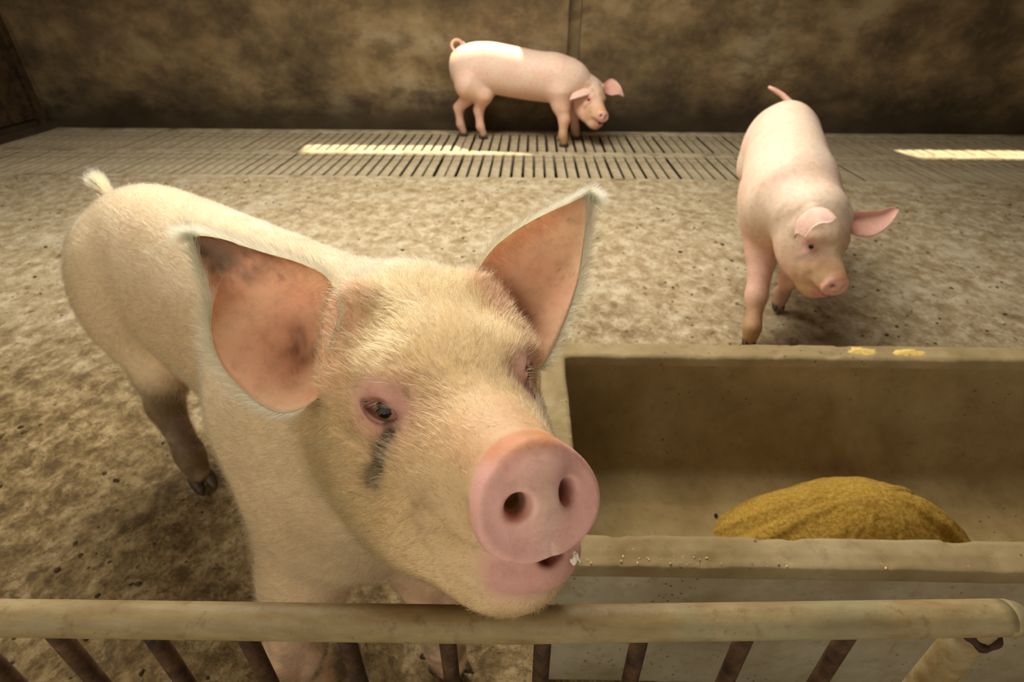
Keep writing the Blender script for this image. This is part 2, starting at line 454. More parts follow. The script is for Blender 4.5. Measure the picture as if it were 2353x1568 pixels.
# plank door in the side wall near the corner
d = empty('door_1', (WL, 5.08, 0)); tag(d, 'dark plank door with frame in the side wall', kind='structure')
MAT['wood'] = m_plain('dark_wood', lin(70, 52, 30), 0.8, 0.2, lin(40, 29, 17), 14, 0.4)
for k in range(6):
    boxes('plank', [((0.005, -0.45+k*0.15+.004, .12), (0.035, -0.45+(k+1)*.15-.004, 1.5))], MAT['wood'], d, 0.004)
for y0, y1 in ((-.54, -.46), (.46, .54)):
    boxes('door_frame', [((0.002, y0, .05), (0.06, y1, 1.58))], MAT['wood'], d, 0.006)
boxes('door_frame', [((0.002, -.54, 1.50), (0.058, .54, 1.58))], MAT['wood'], d, 0.006)
o = boxes('baseboard_left', [((WL, 1.0, -.2), (WL+.08, WY, .06))], MAT['wall'], None, 0.012)
tag(o, 'low concrete kerb along the side wall', kind='structure')

# solid floor, uneven with trodden dung
nx, ny = 640, 330
gx = WL+(WR-WL)*np.linspace(0, 1, nx); gy = -0.8+(YF+0.8)*np.linspace(0, 1, ny)
GX2, GY2 = np.meshgrid(gx, gy, indexing='ij'); P2 = np.stack([GX2.ravel(), GY2.ravel()], 1)
St = P2@np.array([[1.0, 0.15], [-0.25, 1.7]])
nearf = 1+1.1*np.clip((2.4-P2[:, 1])/1.6, 0, 1)*np.clip((.6-P2[:, 0])/.6, 0, 1)
hz = 0.007*nearf*fbm(St, 5, 4, 3, 0.6)+0.010*np.maximum(fbm(P2, 1.3, 3, 9), 0)+0.006*nearf*np.abs(fbm(St, 16, 3, 21, 0.6))
hz = (hz-0.016)*np.clip((YF-P2[:, 1])/0.15, 0.15, 1)
FLOOR_H = hz.reshape(nx, ny)
def floor_z(x, y):
    i = np.clip(((x-WL)/(WR-WL)*(nx-1)), 0, nx-1).astype(int); j = np.clip(((y+.8)/(YF+.8)*(ny-1)), 0, ny-1).astype(int)
    return FLOOR_H[i, j]
ii, jj = np.meshgrid(np.arange(nx-1), np.arange(ny-1), indexing='ij'); a = (ii*ny+jj).ravel()
o = link('floor', mesh_np('floor', np.column_stack([P2, hz]), np.stack([a, a+ny, a+ny+1, a+1], 1)), MAT['floor'])
tag(o, 'dirty beige concrete floor caked with trodden dung', kind='structure')
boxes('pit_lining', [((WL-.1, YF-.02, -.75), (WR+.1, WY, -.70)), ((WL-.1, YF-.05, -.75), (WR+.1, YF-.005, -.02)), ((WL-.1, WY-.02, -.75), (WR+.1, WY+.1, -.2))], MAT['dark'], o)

# slatted strip: two rows of concrete slats between bearing beams
sf = empty('floor_slats', (0, YF, 0)); tag(sf, 'two rows of grey concrete slats along the far wall', kind='structure')
BEAMS = [(0.0, 0.055), (0.715, 0.825), (1.53, WY-YF)]
for y0, y1 in BEAMS: boxes('bearing_beam', [((WL, y0, -.16), (WR, y1, -.001))], MAT['slat'], sf, 0.006)
PITCH = 0.0856
bm = bmesh.new()
hw = 0.0340; L = 0.70; prof = [(-hw+.012, -.14), (-hw, -.007), (-hw+.004, -.001), (hw-.004, -.001), (hw, -.007), (hw-.012, -.14)]
rings = []
for yy, ins in ((0, .006), (.01, 0), (L-.01, 0), (L, .006)):
    rings.append([bm.verts.new((x*(1-ins*6), yy, z-ins*(0 if z < -.02 else .6))) for x, z in prof])
for r, q in zip(rings[:-1], rings[1:]):
    for k in range(6): bm.faces.new((r[k], r[(k+1) % 6], q[(k+1) % 6], q[k]))
bm.faces.new(rings[0][::-1]); bm.faces.new(rings[-1])
bmesh.ops.recalc_face_normals(bm, faces=bm.faces)
slat_me = bm_mesh('slat', bm); slat_me.materials.append(MAT['slat']); slat_me.materials.append(MAT['dark'])
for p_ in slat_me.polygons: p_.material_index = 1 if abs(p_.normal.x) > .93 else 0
xs0 = -4.90
for row, (y0, sh) in enumerate(((0.03, 0.0), (0.82, 0.03))):
    for k in range(128):
        x = xs0+sh+k*PITCH
        if x > WR-.1: break
        s_ = bpy.data.objects.new('slat', slat_me); COL.objects.link(s_); s_.parent = sf
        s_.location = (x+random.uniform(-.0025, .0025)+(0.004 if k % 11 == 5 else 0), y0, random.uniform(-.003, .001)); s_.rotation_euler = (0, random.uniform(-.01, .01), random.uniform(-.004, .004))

# trodden dung clods, far too many to count
ico = bmesh.new(); bmesh.ops.create_icosphere(ico, subdivisions=1, radius=1); ico.verts.ensure_lookup_table()
IV = np.array([v.co[:] for v in ico.verts]); IF = np.array([[v.index for v in f.verts] for f in ico.faces]); ico.free()
def scatter(name, pts, sizes, mat, flat=0.5, seed=1):
    r = np.random.default_rng(seed); Vs = []; Fs = []
    for k, (p, s_) in enumerate(zip(pts, sizes)):
        v = IV*(1+0.35*r.uniform(-1, 1, (12, 1)))*np.array([r.uniform(.7, 1.4), r.uniform(.6, 1.1), flat*r.uniform(.6, 1.2)])*s_
        a_ = r.uniform(0, 6.28); c, q = math.cos(a_), math.sin(a_)
        v = v@np.array([[c, q, 0], [-q, c, 0], [0, 0, 1]])
        Vs.append(v+p); Fs.append(IF+12*k)
    return link(name, mesh_np(name, np.concatenate(Vs), np.concatenate(Fs), True), mat)
n = 5200; px = rng.uniform(WL+.2, 4.6, n); py = rng.uniform(0.1, YF-.05, n)
near = rng.random(n) < np.where(py < 2.2, 1.0, 0.55); cl = fbm(np.stack([px, py], 1), 2.2, 3, 5) > -0.12
keep = near & cl & ~((px > 0.0) & (py < 1.25)); px, py = px[keep], py[keep]
sz = 0.0035+0.0085*rng.random(len(px))**4
o = scatter('dung_crumbs', np.column_stack([px, py, floor_z(px, py)+sz*.15]), sz, MAT['clod'], 0.45)
tag(o, 'dark crumbs of dried dung strewn over the floor', 'dung', kind='stuff')

# ------------------------------------------------------------------ feeding trough
TT = 0.42
ta = onz(1330, 789, TT); tb = onz(2353, 800, TT); ang = math.atan2(tb[1]-ta[1], tb[0]-ta[0])
t0 = onz(1245, 858, TT)
tR = np.array([[math.cos(ang), math.sin(ang), 0], [-math.sin(ang), math.cos(ang), 0], [0, 0, 1]])
yb = (ta-t0)@tR[1]                                   # back edge in trough coordinates (y from the left front origin)
of = np.array([t0[0], t0[1], 0])+tR[1]*yb            # left back outer corner on the ground
TF = Frame(of, tR)
fo = TF.l(onz(1500, 1301, TT)); fi = TF.l(onz(1500, 1228, TT)); bi = TF.l(onz(1700, 824, TT)); li = TF.l(onz(1306, 900, TT))
yo, yi, yb_in, xi = fo[1], fi[1], bi[1], li[0]
TLN = 2.05
g = SDF(IDF, [(-.05, TLN+.05, .0065)], [(yo-.06, .05, .0055)], [(-.03, TT+.03, .0055)])
g.rbox(IDF, (0, yo+.022, -.01), (TLN, 0, TT), .006, .004)
g.rbox(IDF, (-.004, yo, TT-.034), (TLN, .004, TT), .006, .010)
x, y, z = g.xyz((slice(None),)*3, IDF)
# cavity: back face upright at the top, then sloping in, rounded bottom, upright front
dback1 = y-(yb_in-.012*np.clip((TT-z)/.09, 0, 1))
k_ = .115/.195; dback2 = (y-(yb_in-.012)+k_*(TT-.085-z))/math.sqrt(1+k_*k_)
dfront = (yi-y+0.25*np.maximum(TT-z, 0))/1.03
dbot = (TT-.30)-z+0.28*np.maximum(y-(yb_in-.21), 0)
def smax(a, b, k): h = np.maximum(k-np.abs(a-b), 0)/k; return np.maximum(a, b)+h*h*k*.25
cv = smax(dback1, dback2, .012); cv = smax(cv, dfront, .03); cv = smax(cv, dbot, .012)
cv = smax(cv, xi-x, .012); cv = smax(cv, x-(TLN-.065), .012)
g.v = smax(g.v, (-cv).astype(np.float32), .012)
V, Q = g.mesh()
V += 0.0022*np.stack([fbm(V, 14, 3, 40+k) for k in range(3)], 1)
edge = np.exp(-((V[:, 2]-TT)/.012)**2)
V -= (edge*np.maximum(fbm(V, 22, 3, 61)-0.12, 0)*0.012)[:, None]*np.array([0, 0.3, 1.0])
V[:, 2] -= V[:, 2].min()-0.0
o = link('feeding_trough', mesh_np('feeding_trough', V, Q), MAT['trough'])
o.location = of; o.rotation_euler = (0, 0, ang); o.location.z = -0.012
def m_trough_front():
    t = NT('pale_front_concrete')
    a_ = t.noise(5, 6, .62); f = t.noise(45, 5, .7)
    c = t.ramp(a_, (.32, lin(142, 126, 94)), (.5, lin(166, 152, 122)), (.68, lin(184, 173, 146)))
    c = t.mix(t.math('MULTIPLY', t.step(f, .52, .72), .4), c, lin(120, 98, 60))
    stk = t.math('MULTIPLY', t.step(t.noise(1, 4, .6, t.mapping((32, 32, 3.0))), .60, .68), t.step(t.noise(3.5, 3), .54, .62))
    c = t.mix(t.math('MULTIPLY', stk, .75), c, lin(140, 92, 36))
    sp = t.math('MULTIPLY', t.step(t.voro(60), .20, .10), t.step(t.noise(9, 3), .50, .58))
    c = t.mix(t.math('MULTIPLY', sp, .8), c, lin(60, 48, 30))
    return t.fin(c, .85, t.bump(f, .25, .005), .25)
MAT['trough_front'] = m_trough_front()  # paler, greyer concrete for the outer front face of the trough
MAT['stained'] = m_conc('cavity_concrete', [lin(128, 107, 68), lin(144, 122, 80), lin(158, 137, 96)], 6, lin(116, 92, 52), (0.5, 0.8), 0.25)  # trough cavity concrete, a little darker and yellower than the rim
o.data.materials.append(MAT['trough_front'])
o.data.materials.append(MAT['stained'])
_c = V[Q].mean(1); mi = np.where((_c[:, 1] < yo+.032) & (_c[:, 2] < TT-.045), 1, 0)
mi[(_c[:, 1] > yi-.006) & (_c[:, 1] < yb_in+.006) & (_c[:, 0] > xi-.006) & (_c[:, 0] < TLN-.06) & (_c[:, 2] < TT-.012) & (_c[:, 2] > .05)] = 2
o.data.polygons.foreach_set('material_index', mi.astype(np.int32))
trough = tag(o, 'long open concrete feeding trough holding a heap of yellow feed', 'trough')
del g, x, y, z, cv, dback1, dback2, dfront, dbot

def mound(name, cx, cy, z0, rx, ry, hgt, mat, n=70, m=26, seed=3, pw=1.6, ragged=.18):
    V = [(cx, cy, z0+hgt)]; A = np.linspace(0, 2*math.pi, n, endpoint=False)
    rg = 1+ragged*fbm(np.stack([np.cos(A)*1.5, np.sin(A)*1.5], 1), 1.6, 4, seed)
    for i in range(1, m+1):
        t = i/m
        for k, a_ in enumerate(A):
            r = t*rg[k]; V.append((cx+rx*r*math.cos(a_), cy+ry*r*math.sin(a_), z0+hgt*(max(0, 1-t**pw))-(.004 if i == m else 0)))
    V = np.array(V)
    V[:, 2] += hgt*0.10*fbm(V[:, :2], 0.9/rx, 4, seed+1)*np.concatenate([[1], np.repeat(1-np.linspace(1/m, 1, m)**3, n)])
    V[:, 2] += min(.003, hgt*.06)*fbm(V[:, :2], 45, 3, seed)*(V[:, 2] > z0+hgt*.05)
    fs = [(0, 1+k, 1+(k+1) % n) for k in range(n)]
    for i in range(m-1):
        for k in range(n):
            a_ = 1+i*n+k; b_ = 1+i*n+(k+1) % n; fs.append((a_, a_+n, b_+n, b_))
    me = bpy.data.meshes.new(name); me.from_pydata([tuple(v) for v in V], [], fs); me.update()
    me.polygons.foreach_set('use_smooth', np.ones(len(me.polygons), bool))
    return link(name, me, mat)
MAT['pale_feed'] = m_plain('feed_dust', lin(226, 196, 120), .95, .1, lin(206, 168, 84), 90, .5)
# heap of feed: crest seen at 1960,1100
zb = TT-.30
pk = TF.l(onz(1955, 1105, zb+.13))
o = mound('feed_heap', pk[0]-.005, pk[1]-.085, zb-.012, .290, .190, .205, MAT['feed'], 200, 70, 5, 1.9)
o.location = of; o.rotation_euler = (0, 0, ang)
tag(o, 'heap of yellow ground feed lying in the concrete trough', 'feed', kind='stuff')
for (u, v), r_, lab in (((1978, 809), .036, 'small spill of pale feed on the trough rim, beside another spill'), ((2088, 812), .040, 'small spill of pale feed on the trough rim, nearer the trough end')):
    c = TF.l(onz(u, v, TT)); o = mound('feed_spill', c[0], c[1], TT+.0005, r_*1.15, .021, .008, MAT['pale_feed'], 40, 8, int(u), 1.2, .5)
    o.location = of; o.rotation_euler = (0, 0, ang); tag(o, lab, 'feed', kind='stuff')
n = 1800; pts = []
for k in range(n):
    q = rng.random()
    if q < .45: pts.append((rng.uniform(xi, 1.3), rng.uniform(yo+.004, yi-.004)))
    elif q < .75: pts.append((rng.uniform(xi, 1.35), rng.uniform(yb_in+.004, -.004)))
    else: pts.append((rng.uniform(.004, xi-.004), rng.uniform(yo, 0)))
pts = np.array(pts); sz = .0008+.0018*rng.random(n)**3
o = scatter('feed_crumbs', np.column_stack([pts, np.full(n, TT-.0025)+sz*.3]), sz, MAT['pale_feed'], .6, 4)
o.location = of; o.rotation_euler = (0, 0, ang)
tag(o, 'fine yellow crumbs of feed scattered along the trough rim', 'feed', kind='stuff')

# bits of dirt lying in the trough
for (u, v), sz_, lab in (((1645, 1184), .0055, 'small dark dropping on the trough bottom beside the feed heap'), ((2180, 1027), .005, 'small pale wood chip stuck on the sloping trough wall')):
    zz = TT-.295 if v > 1100 else TT-.235
    p_ = TF.l(onz(u, v, zz)); o = scatter('dirt_bit', np.array([[p_[0], p_[1], zz]]), [sz_], MAT['clod'] if v > 1100 else MAT['pale_feed'], .5, u)
    o.location = of; o.rotation_euler = (0, 0, ang); tag(o, lab, 'debris')

# ------------------------------------------------------------------ gate in front
RZ = 0.678
ra = onz(0, 1419, RZ); rm = onz(1180, 1436, RZ); rb = onz(2300, 1419, RZ)
RD = 0.0172
gate = empty('pen_gate', (rm[0], rm[1], 0)); tag(gate, 'tan painted tubular pen gate rail with rusty upright bars', 'gate')
def rail_at(u):
    t = (u-1180)/1150; y = rm[1]+(rb[1]-rm[1])*t if t > 0 else rm[1]+(rm[1]-ra[1])*t*1.02
    r = fwd+rgt*(u-CX)/F+upv*(CY-1436)/F
    x = (CAM+r*(RZ-CAMH)/r[2])[0]
    return np.array([x, y, RZ])
go = np.array([rm[0], rm[1], 0.0])
path = [rail_at(u)-go for u in np.linspace(-420, 2290, 40)]
end = path[-1]; dirx = (path[-1]-path[-2]); dirx /= np.linalg.norm(dirx)
path += [end+dirx*s_ for s_ in (.012,)]
link('top_rail', tube_mesh('top_rail', path, [RD]*len(path), 28), MAT['pipe'], gate)
cp = [path[-1]+dirx*a_-np.array([0, 0, b_]) for a_, b_ in ((-.004, 0), (.004, .0005), (.010, .002), (.015, .005), (.018, .009), (.019, .013))]
link('rail_end', tube_mesh('rail_end', cp, [RD*1.0, RD*1.005, RD*.97, RD*.86, RD*.62, RD*.25], 28), MAT['pipe'], gate)
pp = path[-1]-dirx*.020
link('end_post', tube_mesh('end_post', [pp+np.array([0, 0, -.002-t]) for t in np.linspace(0, RZ-.004, 16)], [RD*.98]*16, 24), MAT['pipe'], gate)
wl = [pp+np.array([math.cos(a_)*(RD*1.02), math.sin(a_)*(RD*1.02), -.019-.004*math.sin(3*a_)]) for a_ in np.linspace(0, 2*math.pi, 40)]
link('weld_bead', tube_mesh('weld_bead', wl, [.0045+.0012*math.sin(5*k) for k in range(40)], 8), MAT['rust'], gate)
for u in (-150, 82, 316, 541, 780, 1022, 1250, 1481, 1733, 1979):
    p = rail_at(u)-go+np.array([0, 0.002, 0]); jt = random.uniform(-.004, .004)
    link('bar', tube_mesh('bar', [p+np.array([jt*t, 0, -.010-t]) for t in np.linspace(0, RZ-.05, 12)], [.0090]*12, 12), MAT['rust'], gate)
bl = [np.array([q[0], q[1], .07]) for q in path]
link('bottom_rail', tube_mesh('bottom_rail', bl, [.012]*len(bl), 16), MAT['pipe'], gate)

# ------------------------------------------------------------------ pigs
def nrm(v): v = np.array(v, float); return v/np.linalg.norm(v)
def rot_to(x, yhint):
    x = nrm(x); y = np.array(yhint, float); y = nrm(y-x*(y@x)); return np.array([x, y, np.cross(x, y)])
def mirror(p): return (p[0], -p[1], p[2])
DISC_R = rot_to((.90, -.04, .44), (0.04, 1, 0))
DISC_C = np.array([.176, .0025, -.005])
def head_sdf(g, hf, s, fine):
    "skull, muzzle, jowls, snout disc, nostrils, mouth, eye sockets; hf = frame with origin between the eyes"
    S = lambda p: tuple(np.array(p)*s)
    def ell(c, r, k, mode='add', R=None): g.ell(hf, S(c), S(r), k*s, mode, R)
    def cone(a, b, ra, rb, k, mode='add'): g.cone(hf, S(a), S(b), ra*s, rb*s, k*s, mode)
    ell((-.065, 0, -.002), (.105, .088, .080), .05)
    ell((-.130, 0, .036), (.060, .072, .046), .05)
    ell((-.02, 0, .012), (.06, .060, .045), .04)
    cone((.00, 0, -.030), (.150, 0, -.008), .070, .0475, .04)
    cone((-.05, 0, -.090), (.105, 0, -.103), .082, .048, .05)
    for y in (-1, 1):
        ell((-.055, .062*y, -.085), (.100, .060, .085), .05)
        ell((.010, .050*y, -.118), (.095, .052, .052), .04)
        ell((.045, .042*y, -.060), (.075, .040, .055), .04)
        ell((-.012, .060*y, .026), (.030, .022, .018), .03)          # brow
        ell((.02, .060*y, -.022), (.032, .018, .016), .025)          # cheekbone below the eye
    # upper lip pad and chin
    ell((.135, 0, -.040), (.048, .053, .026), .02)
    ell((.118, .016, -.104), (.050, .054, .042), .022)
    ell((.146, .020, -.094), (.040, .046, .027), .014)
    ell((.10, .010, -.134), (.07, .060, .031), .03)
    def egg(y, z): return y/(1+0.16*np.clip(-z/(.05*s), -1, 1)), z
    g.disc(hf, S(DISC_C), DISC_R, .0535*s, .0475*s, .010*s, .0055*s, .009*s, egg)
    # rim crease behind the disc, nostrils
    df = hf.child(S(DISC_C), DISC_R)
    for y in (-1, 1):
        a = (.020*s, .0215*y*s, .004*s); b = (-.030*s, .013*y*s, -.002*s)
        g.cone(df, a, b, .0095*s, .0065*s, .005*s, 'sub')
        g.cone(df, (.016*s, .024*y*s, .000*s), (.004*s, .021*y*s, .001*s), .008*s, .007*s, .008*s, 'sub')
    g.cone(df, (.011*s, .002*s, -.050*s), (.0115*s, .001*s, -.034*s), .0016*s, .0005*s, .004*s, 'sub')  # philtrum
    # mouth line running back along the cheek, a little open at the front
    mp = [((.200, .004, -.054), .006), ((.165, .030, -.0585), .0042), ((.145, .044, -.061), .0022)]
    for sg in (-1, 1):
        m2 = [((p[0], p[1]*sg, p[2]), r) for p, r in mp]
        for (p, r), (q, u) in zip(m2[:-1], m2[1:]): cone(p, q, r, u, .010, 'sub')
    cone((.195, .022, -.072), (.150, .017, -.075), .0090, .0080, .004, 'sub')
    ell((.165, .014, -.062), (.03, .024, .006), .006, 'sub')
    for sg in (-1, 1):
        if not fine: cone((-.075, .092*sg, -.010), (-.100, .080*sg, .060), .026, .020, .03)
    if fine:
        for b0, b1 in EAR_RIDGE: cone(b0, b1, .016, .015, .05)
        for sg in (-1, 1):
            R = EYE_R if sg < 0 else EYE_R*np.array([[1, -1, 1]])
            c = np.array(EYE_C) if sg < 0 else np.array(EYE_C)*[1, -1, 1]
            ef = hf.child(S(c), R)                                  # x out of the eye, y towards the snout, z up
            g.ell(ef, S((.002, 0, .001)), S((.0172, .028, .019)), .010*s, 'add')            # lids over the ball
            g.ell(ef, S((.013, .001, -.0005)), S((.0130, .0220, .0084)), .0025*s, 'sub')  # almond opening
            g.ell(ef, S((.0165, .001, .0115)), S((.004, .020, .0014)), .004*s, 'sub', )   # lid crease
EYE_C = (.015, -.0665, .010)
_ex = nrm((.40, -.90, .12)); _ey = np.array([.9, .4, .05])
EYE_R = rot_to(_ex, _ey)
if np.linalg.det(EYE_R) < 0: EYE_R[2] *= -1

def pig_sdf(g, P, fine=False):
    F0 = IDF; hf = P['head']; s = P['hs']
    g.loft(F0, P['torso'], .05)
    for b in P.get('blobs', []): g.ell(F0, b[0], b[1], b[2])
    for leg in P['legs']: g.chain(F0, leg, .035)
    g.chain(F0, P['neck'], .07)
    head_sdf(g, hf, s, fine)

def eye_parts(root, hf, s, mats, iris_dir=None):
    for sg in (-1, 1):
        c = np.array(EYE_C); R = EYE_R.copy()
        if sg > 0: c = c*[1, -1, 1]; R = R*np.array([[1, -1, 1]])
        ef = hf.child(c*s, R); r = .0148*s
        bm = bmesh.new(); bmesh.ops.create_uvsphere(bm, u_segments=72, v_segments=48, radius=r)
        me = bm_mesh('eyeball', bm, True); n = len(me.vertices); co = np.zeros(n*3); me.vertices.foreach_get('co', co)
        D = co.reshape(-1, 3)/r; ax = ef.R[0]+0.28*ef.R[1]; ax = ax/np.linalg.norm(ax)
        if iris_dir is not None: ax = nrm(iris_dir)
        cosv = D@ax; rd = np.degrees(np.arccos(np.clip(cosv, -1, 1)))
        col = np.array(lin(206, 150, 134)[:3])*np.ones((n, 1))
        iris = np.array(lin(46, 35, 23)[:3]); pup = np.array(lin(8, 7, 6)[:3])
        col = np.where((rd < 40)[:, None], iris, col); col = np.where((rd < 27)[:, None], pup, col)
        set_col(me, col)
        o = link('eyeball', me, mats, root); o.location = ef.w((.0005*s, 0, 0))
def hoof_mesh():
    V = []; Fs = []
    for sg in (-1, 1):
        sec = [(-.030, .010, .016, .010), (-.018, .0135, .030, .0), (0, .014, .034, 0), (.018, .012, .026, 0), (.032, .007, .013, 0), (.038, .002, .005, 0)]
        base = len(V)
        for x, w, h, z0 in sec:
            for k in range(10):
                a = 2*math.pi*k/10
                V.append((x, sg*.0135+w*math.cos(a)*(1.0), max(z0, 0)+h*0.5+h*.5*math.sin(a)))
        Fs += grid_faces(len(sec), 10, True, base)
        Fs.append(tuple(base+k for k in range(10))[::-1]); Fs.append(tuple(base+(len(sec)-1)*10+k for k in range(10)))
    for sg in (-1, 1):      # dew claws
        base = len(V)
        for x, w, z in ((-.030, .009, .055), (-.040, .008, .047), (-.046, .002, .036)):
            for k in range(8):
                a = 2*math.pi*k/8; V.append((x+w*.6*math.cos(a), sg*.02+w*.8*math.sin(a), z))
        Fs += grid_faces(3, 8, True, base); Fs.append(tuple(base+16+k for k in range(8)))
    me = bpy.data.meshes.new('hoof'); me.from_pydata(V, [], Fs); me.update()
    me.polygons.foreach_set('use_smooth', np.ones(len(me.polygons), bool)); me.materials.append(MAT['hoof'])
    return me
HOOF = hoof_mesh()

def ear_mesh(e1, e2, bulge, axis, thick=.006, nu=44, nv=30, roll=0.0):
    """curved leaf: e1, e2 = edge curves from base to tip (lists of points), bulge pushed along -axis in the middle.
    returns inner and outer vertex grids"""
    def res(e, n):
        e = np.array(e, float)
        m = len(e)
        # catmull-rom
        out = []
        ext = np.vstack([2*e[0]-e[1], e, 2*e[-1]-e[-2]])
        T = np.linspace(0, m-1, n)
        for t in T:
            i = min(int(t), m-2); f = t-i; p0, p1, p2, p3 = ext[i:i+4]
            out.append(0.5*((2*p1)+(-p0+p2)*f+(2*p0-5*p1+4*p2-p3)*f*f+(-p0+3*p1-3*p2+p3)*f**3))
        return np.array(out)
    A = res(e1, nu); B = res(e2, nu); v = np.linspace(0, 1, nv)
    U = np.linspace(0, 1, nu)
    G = A[:, None]*(1-v)[None, :, None]+B[:, None]*v[None, :, None]
    wid = np.linalg.norm(A-B, axis=1)
    prof = (np.sin(math.pi*v**0.7))
    dep = bulge*(1-0.75*U)*np.minimum(1, wid/wid.max()*1.3)
    G = G-axis*(dep[:, None]*prof[None])[:, :, None]
    if roll:  # front edge curls over
        G = G+axis*(roll*np.exp(-(v/.10)**2)[None]*np.exp(-(U/.5)**2)[:, None])[:, :, None]
    gu = np.gradient(G, axis=0); gv = np.gradient(G, axis=1); N = np.cross(gu, gv); N /= np.linalg.norm(N, axis=2)[:, :, None]+1e-9
    if (N.mean((0, 1))@axis) < 0: N = -N
    t = thick*(0.25+0.75*np.sin(math.pi*np.clip(v, 0.0, 1.0))**.5)[None]*(1-.55*U)[:, None]
    return G+N*0, G-N*t[:, :, None], N
def ear_obj(root, name, e1, e2, bulge, axis, ci, co, mat, nu=44, nv=30, roll=0.0, tipdirt=None, thick=.006):
    I, O, N = ear_mesh(e1, e2, bulge, axis, thick, nu, nv, roll)
    V = np.concatenate([I.reshape(-1, 3), O.reshape(-1, 3)]); n = nu*nv
    Fs = np.array(grid_faces(nu, nv)); a, b, c, d = Fs[0]
    fn = np.cross(V[b]-V[a], V[d]-V[a])
    if fn@N.reshape(-1, 3)[a] < 0: Fs = Fs[:, ::-1]
    Fo = Fs[:, ::-1]+n; side = []
    for i in range(nu-1):
        side += [(i*nv, (i+1)*nv, n+(i+1)*nv, n+i*nv), (i*nv+nv-1, n+i*nv+nv-1, n+(i+1)*nv+nv-1, (i+1)*nv+nv-1)]
    for j in range(nv-1):
        k = (nu-1)*nv+j; side.append((k, k+1, n+k+1, n+k))
    me = mesh_np(name, V, np.concatenate([Fs, Fo, np.array(side)]))
    uu, vv = np.meshgrid(np.linspace(0, 1, nu), np.linspace(0, 1, nv), indexing='ij'); uu = uu.ravel(); vv = vv.ravel()
    cin = ci(uu, vv, I.reshape(-1, 3)); cout = co(uu, vv, O.reshape(-1, 3))
    set_col(me, np.concatenate([cin, cout]))
    o = link(name, me, mat, root)
    return o, I, O, N
def C3(r, g, b): return np.array(lin(r, g, b)[:3])
def mixc(a, b, t): return a*(1-t[:, None])+b*t[:, None]

# ---- the big pig with its chin on the rail
h = nrm((.725, -.689, 0)); PAo = np.array([-.33, .62, 0.0])
PA = Frame(PAo, [h, np.cross((0, 0, 1), h), (0, 0, 1)])
eL = pix(870, 940, .53); eR = pix(1180, 870, .595); Em = (eL+eR)/2; snt = pix(1230, 1150, .414)
ly = nrm(eR-eL); fxv = nrm((snt-Em)-((snt-Em)@ly)*ly); HR = np.array([fxv, ly, np.cross(fxv, ly)])
HA = Frame(PA.l(Em), HR@PA.R.T)
def loc(u, v, d): return PA.l(pix(u, v, d))
hw_ = HA.w
LR = PA.l((-.400, .490, 0)); LL = PA.l((-.150, .565, 0)); HRr = PA.l((-.925, 1.045, 0))
A = dict(head=HA, hs=1.0,
    torso=[(-1.09, .02, .60, .01, .01, .01), (-1.07, .02, .60, .075, .085, .09), (-1.02, .02, .60, .130, .150, .15), (-.92, .025, .59, .165, .205, .19), (-.74, .05, .585, .170, .225, .21),
           (-.50, .08, .58, .168, .235, .24), (-.28, .10, .585, .172, .240, .24), (-.08, .105, .595, .175, .240, .23), (.05, .10, .605, .160, .215, .20), (.15, .095, .61, .115, .14, .14), (.20, .09, .61, .01, .01, .01)],
    blobs=[((-.88, .10, .53), (.140, .100, .185), .06), ((-.91, -.075, .52), (.15, .108, .195), .06),
           ((-.03, .145, .53), (.12, .085, .20), .06), ((-.02, -.03, .53), (.12, .080, .20), .06)],
    legs=[[((-.88, -.05, .47), .11), ((-.79, -.075, .36), .066), ((-.83, -.10, .235), .041), ((HRr[0]-.03, HRr[1], .10), .032), ((HRr[0]-.01, HRr[1], .045), .031)],
          [((-.84, .10, .44), .125), ((-.80, .125, .33), .085), ((-.92, .12, .22), .043), ((-.90, .12, .10), .032), ((-.88, .12, .045), .031)],
          [((-.01, -.03, .48), .105), ((0.015, -.085, .34), .072), ((LR[0]-.01, LR[1], .20), .046), ((LR[0]-.01, LR[1], .09), .035), ((LR[0]+.005, LR[1], .045), .034)],
          [((.02, .10, .46), .115), ((.06, .105, .34), .078), ((LL[0]-.01, LL[1], .20), .046), ((LL[0]-.01, LL[1], .09), .035), ((LL[0]+.005, LL[1], .045), .034)]],
    neck=[((-.10, .07, .60), .185), ((.02, .08, .70), .145), (tuple(hw_((-.15, 0, -.035))), .105), (tuple(hw_((-.08, 0, -.05))), .085)])
A['legs'].append([((.04, .03, .50), .150), (tuple(hw_((-.13, -.01, -.13))), .105), (tuple(hw_((-.04, 0, -.11))), .07)])
EAR_RIDGE = [(HR@(pix(788, 850, .556)-Em), HR@(pix(800, 690, .578)-Em)), (HR@(pix(1196, 800, .628)-Em), HR@(pix(1112, 660, .652)-Em))]
# grid aligned with the head, fine around it
gf = Frame(HA.o, HA.R)
def bounds(F_, P, pad):
    pts = [np.array(p) for leg in P['legs']+[P['neck']] for p, r in leg]
    pts += [np.array([r[0], r[1]+sy*r[3], r[2]+sz*(r[4] if sz > 0 else r[5])]) for r in P['torso'] for sy in (-1, 1) for sz in (-1, 1)]
    L = F_.l(np.array(pts)); return L.min(0)-pad, L.max(0)+pad
lo, hi = bounds(gf, A, .09)
FI = .0019
g = SDF(gf, [(lo[0], -.15, .0065), (-.15, .215, FI)], [(lo[1], -.115, .006), (-.115, .115, FI), (.115, max(hi[1], .2), .006)], [(lo[2], -.165, .006), (-.165, .105, FI), (.105, max(hi[2], .2), .006)])
pig_sdf(g, A, True)
VA, QA = g.mesh(); del g
pigA = empty('pig', PAo, math.atan2(h[1], h[0]))
tag(pigA, 'large bristly cream pig resting its chin on the gate rail', 'pig', 'pigs in the pen')

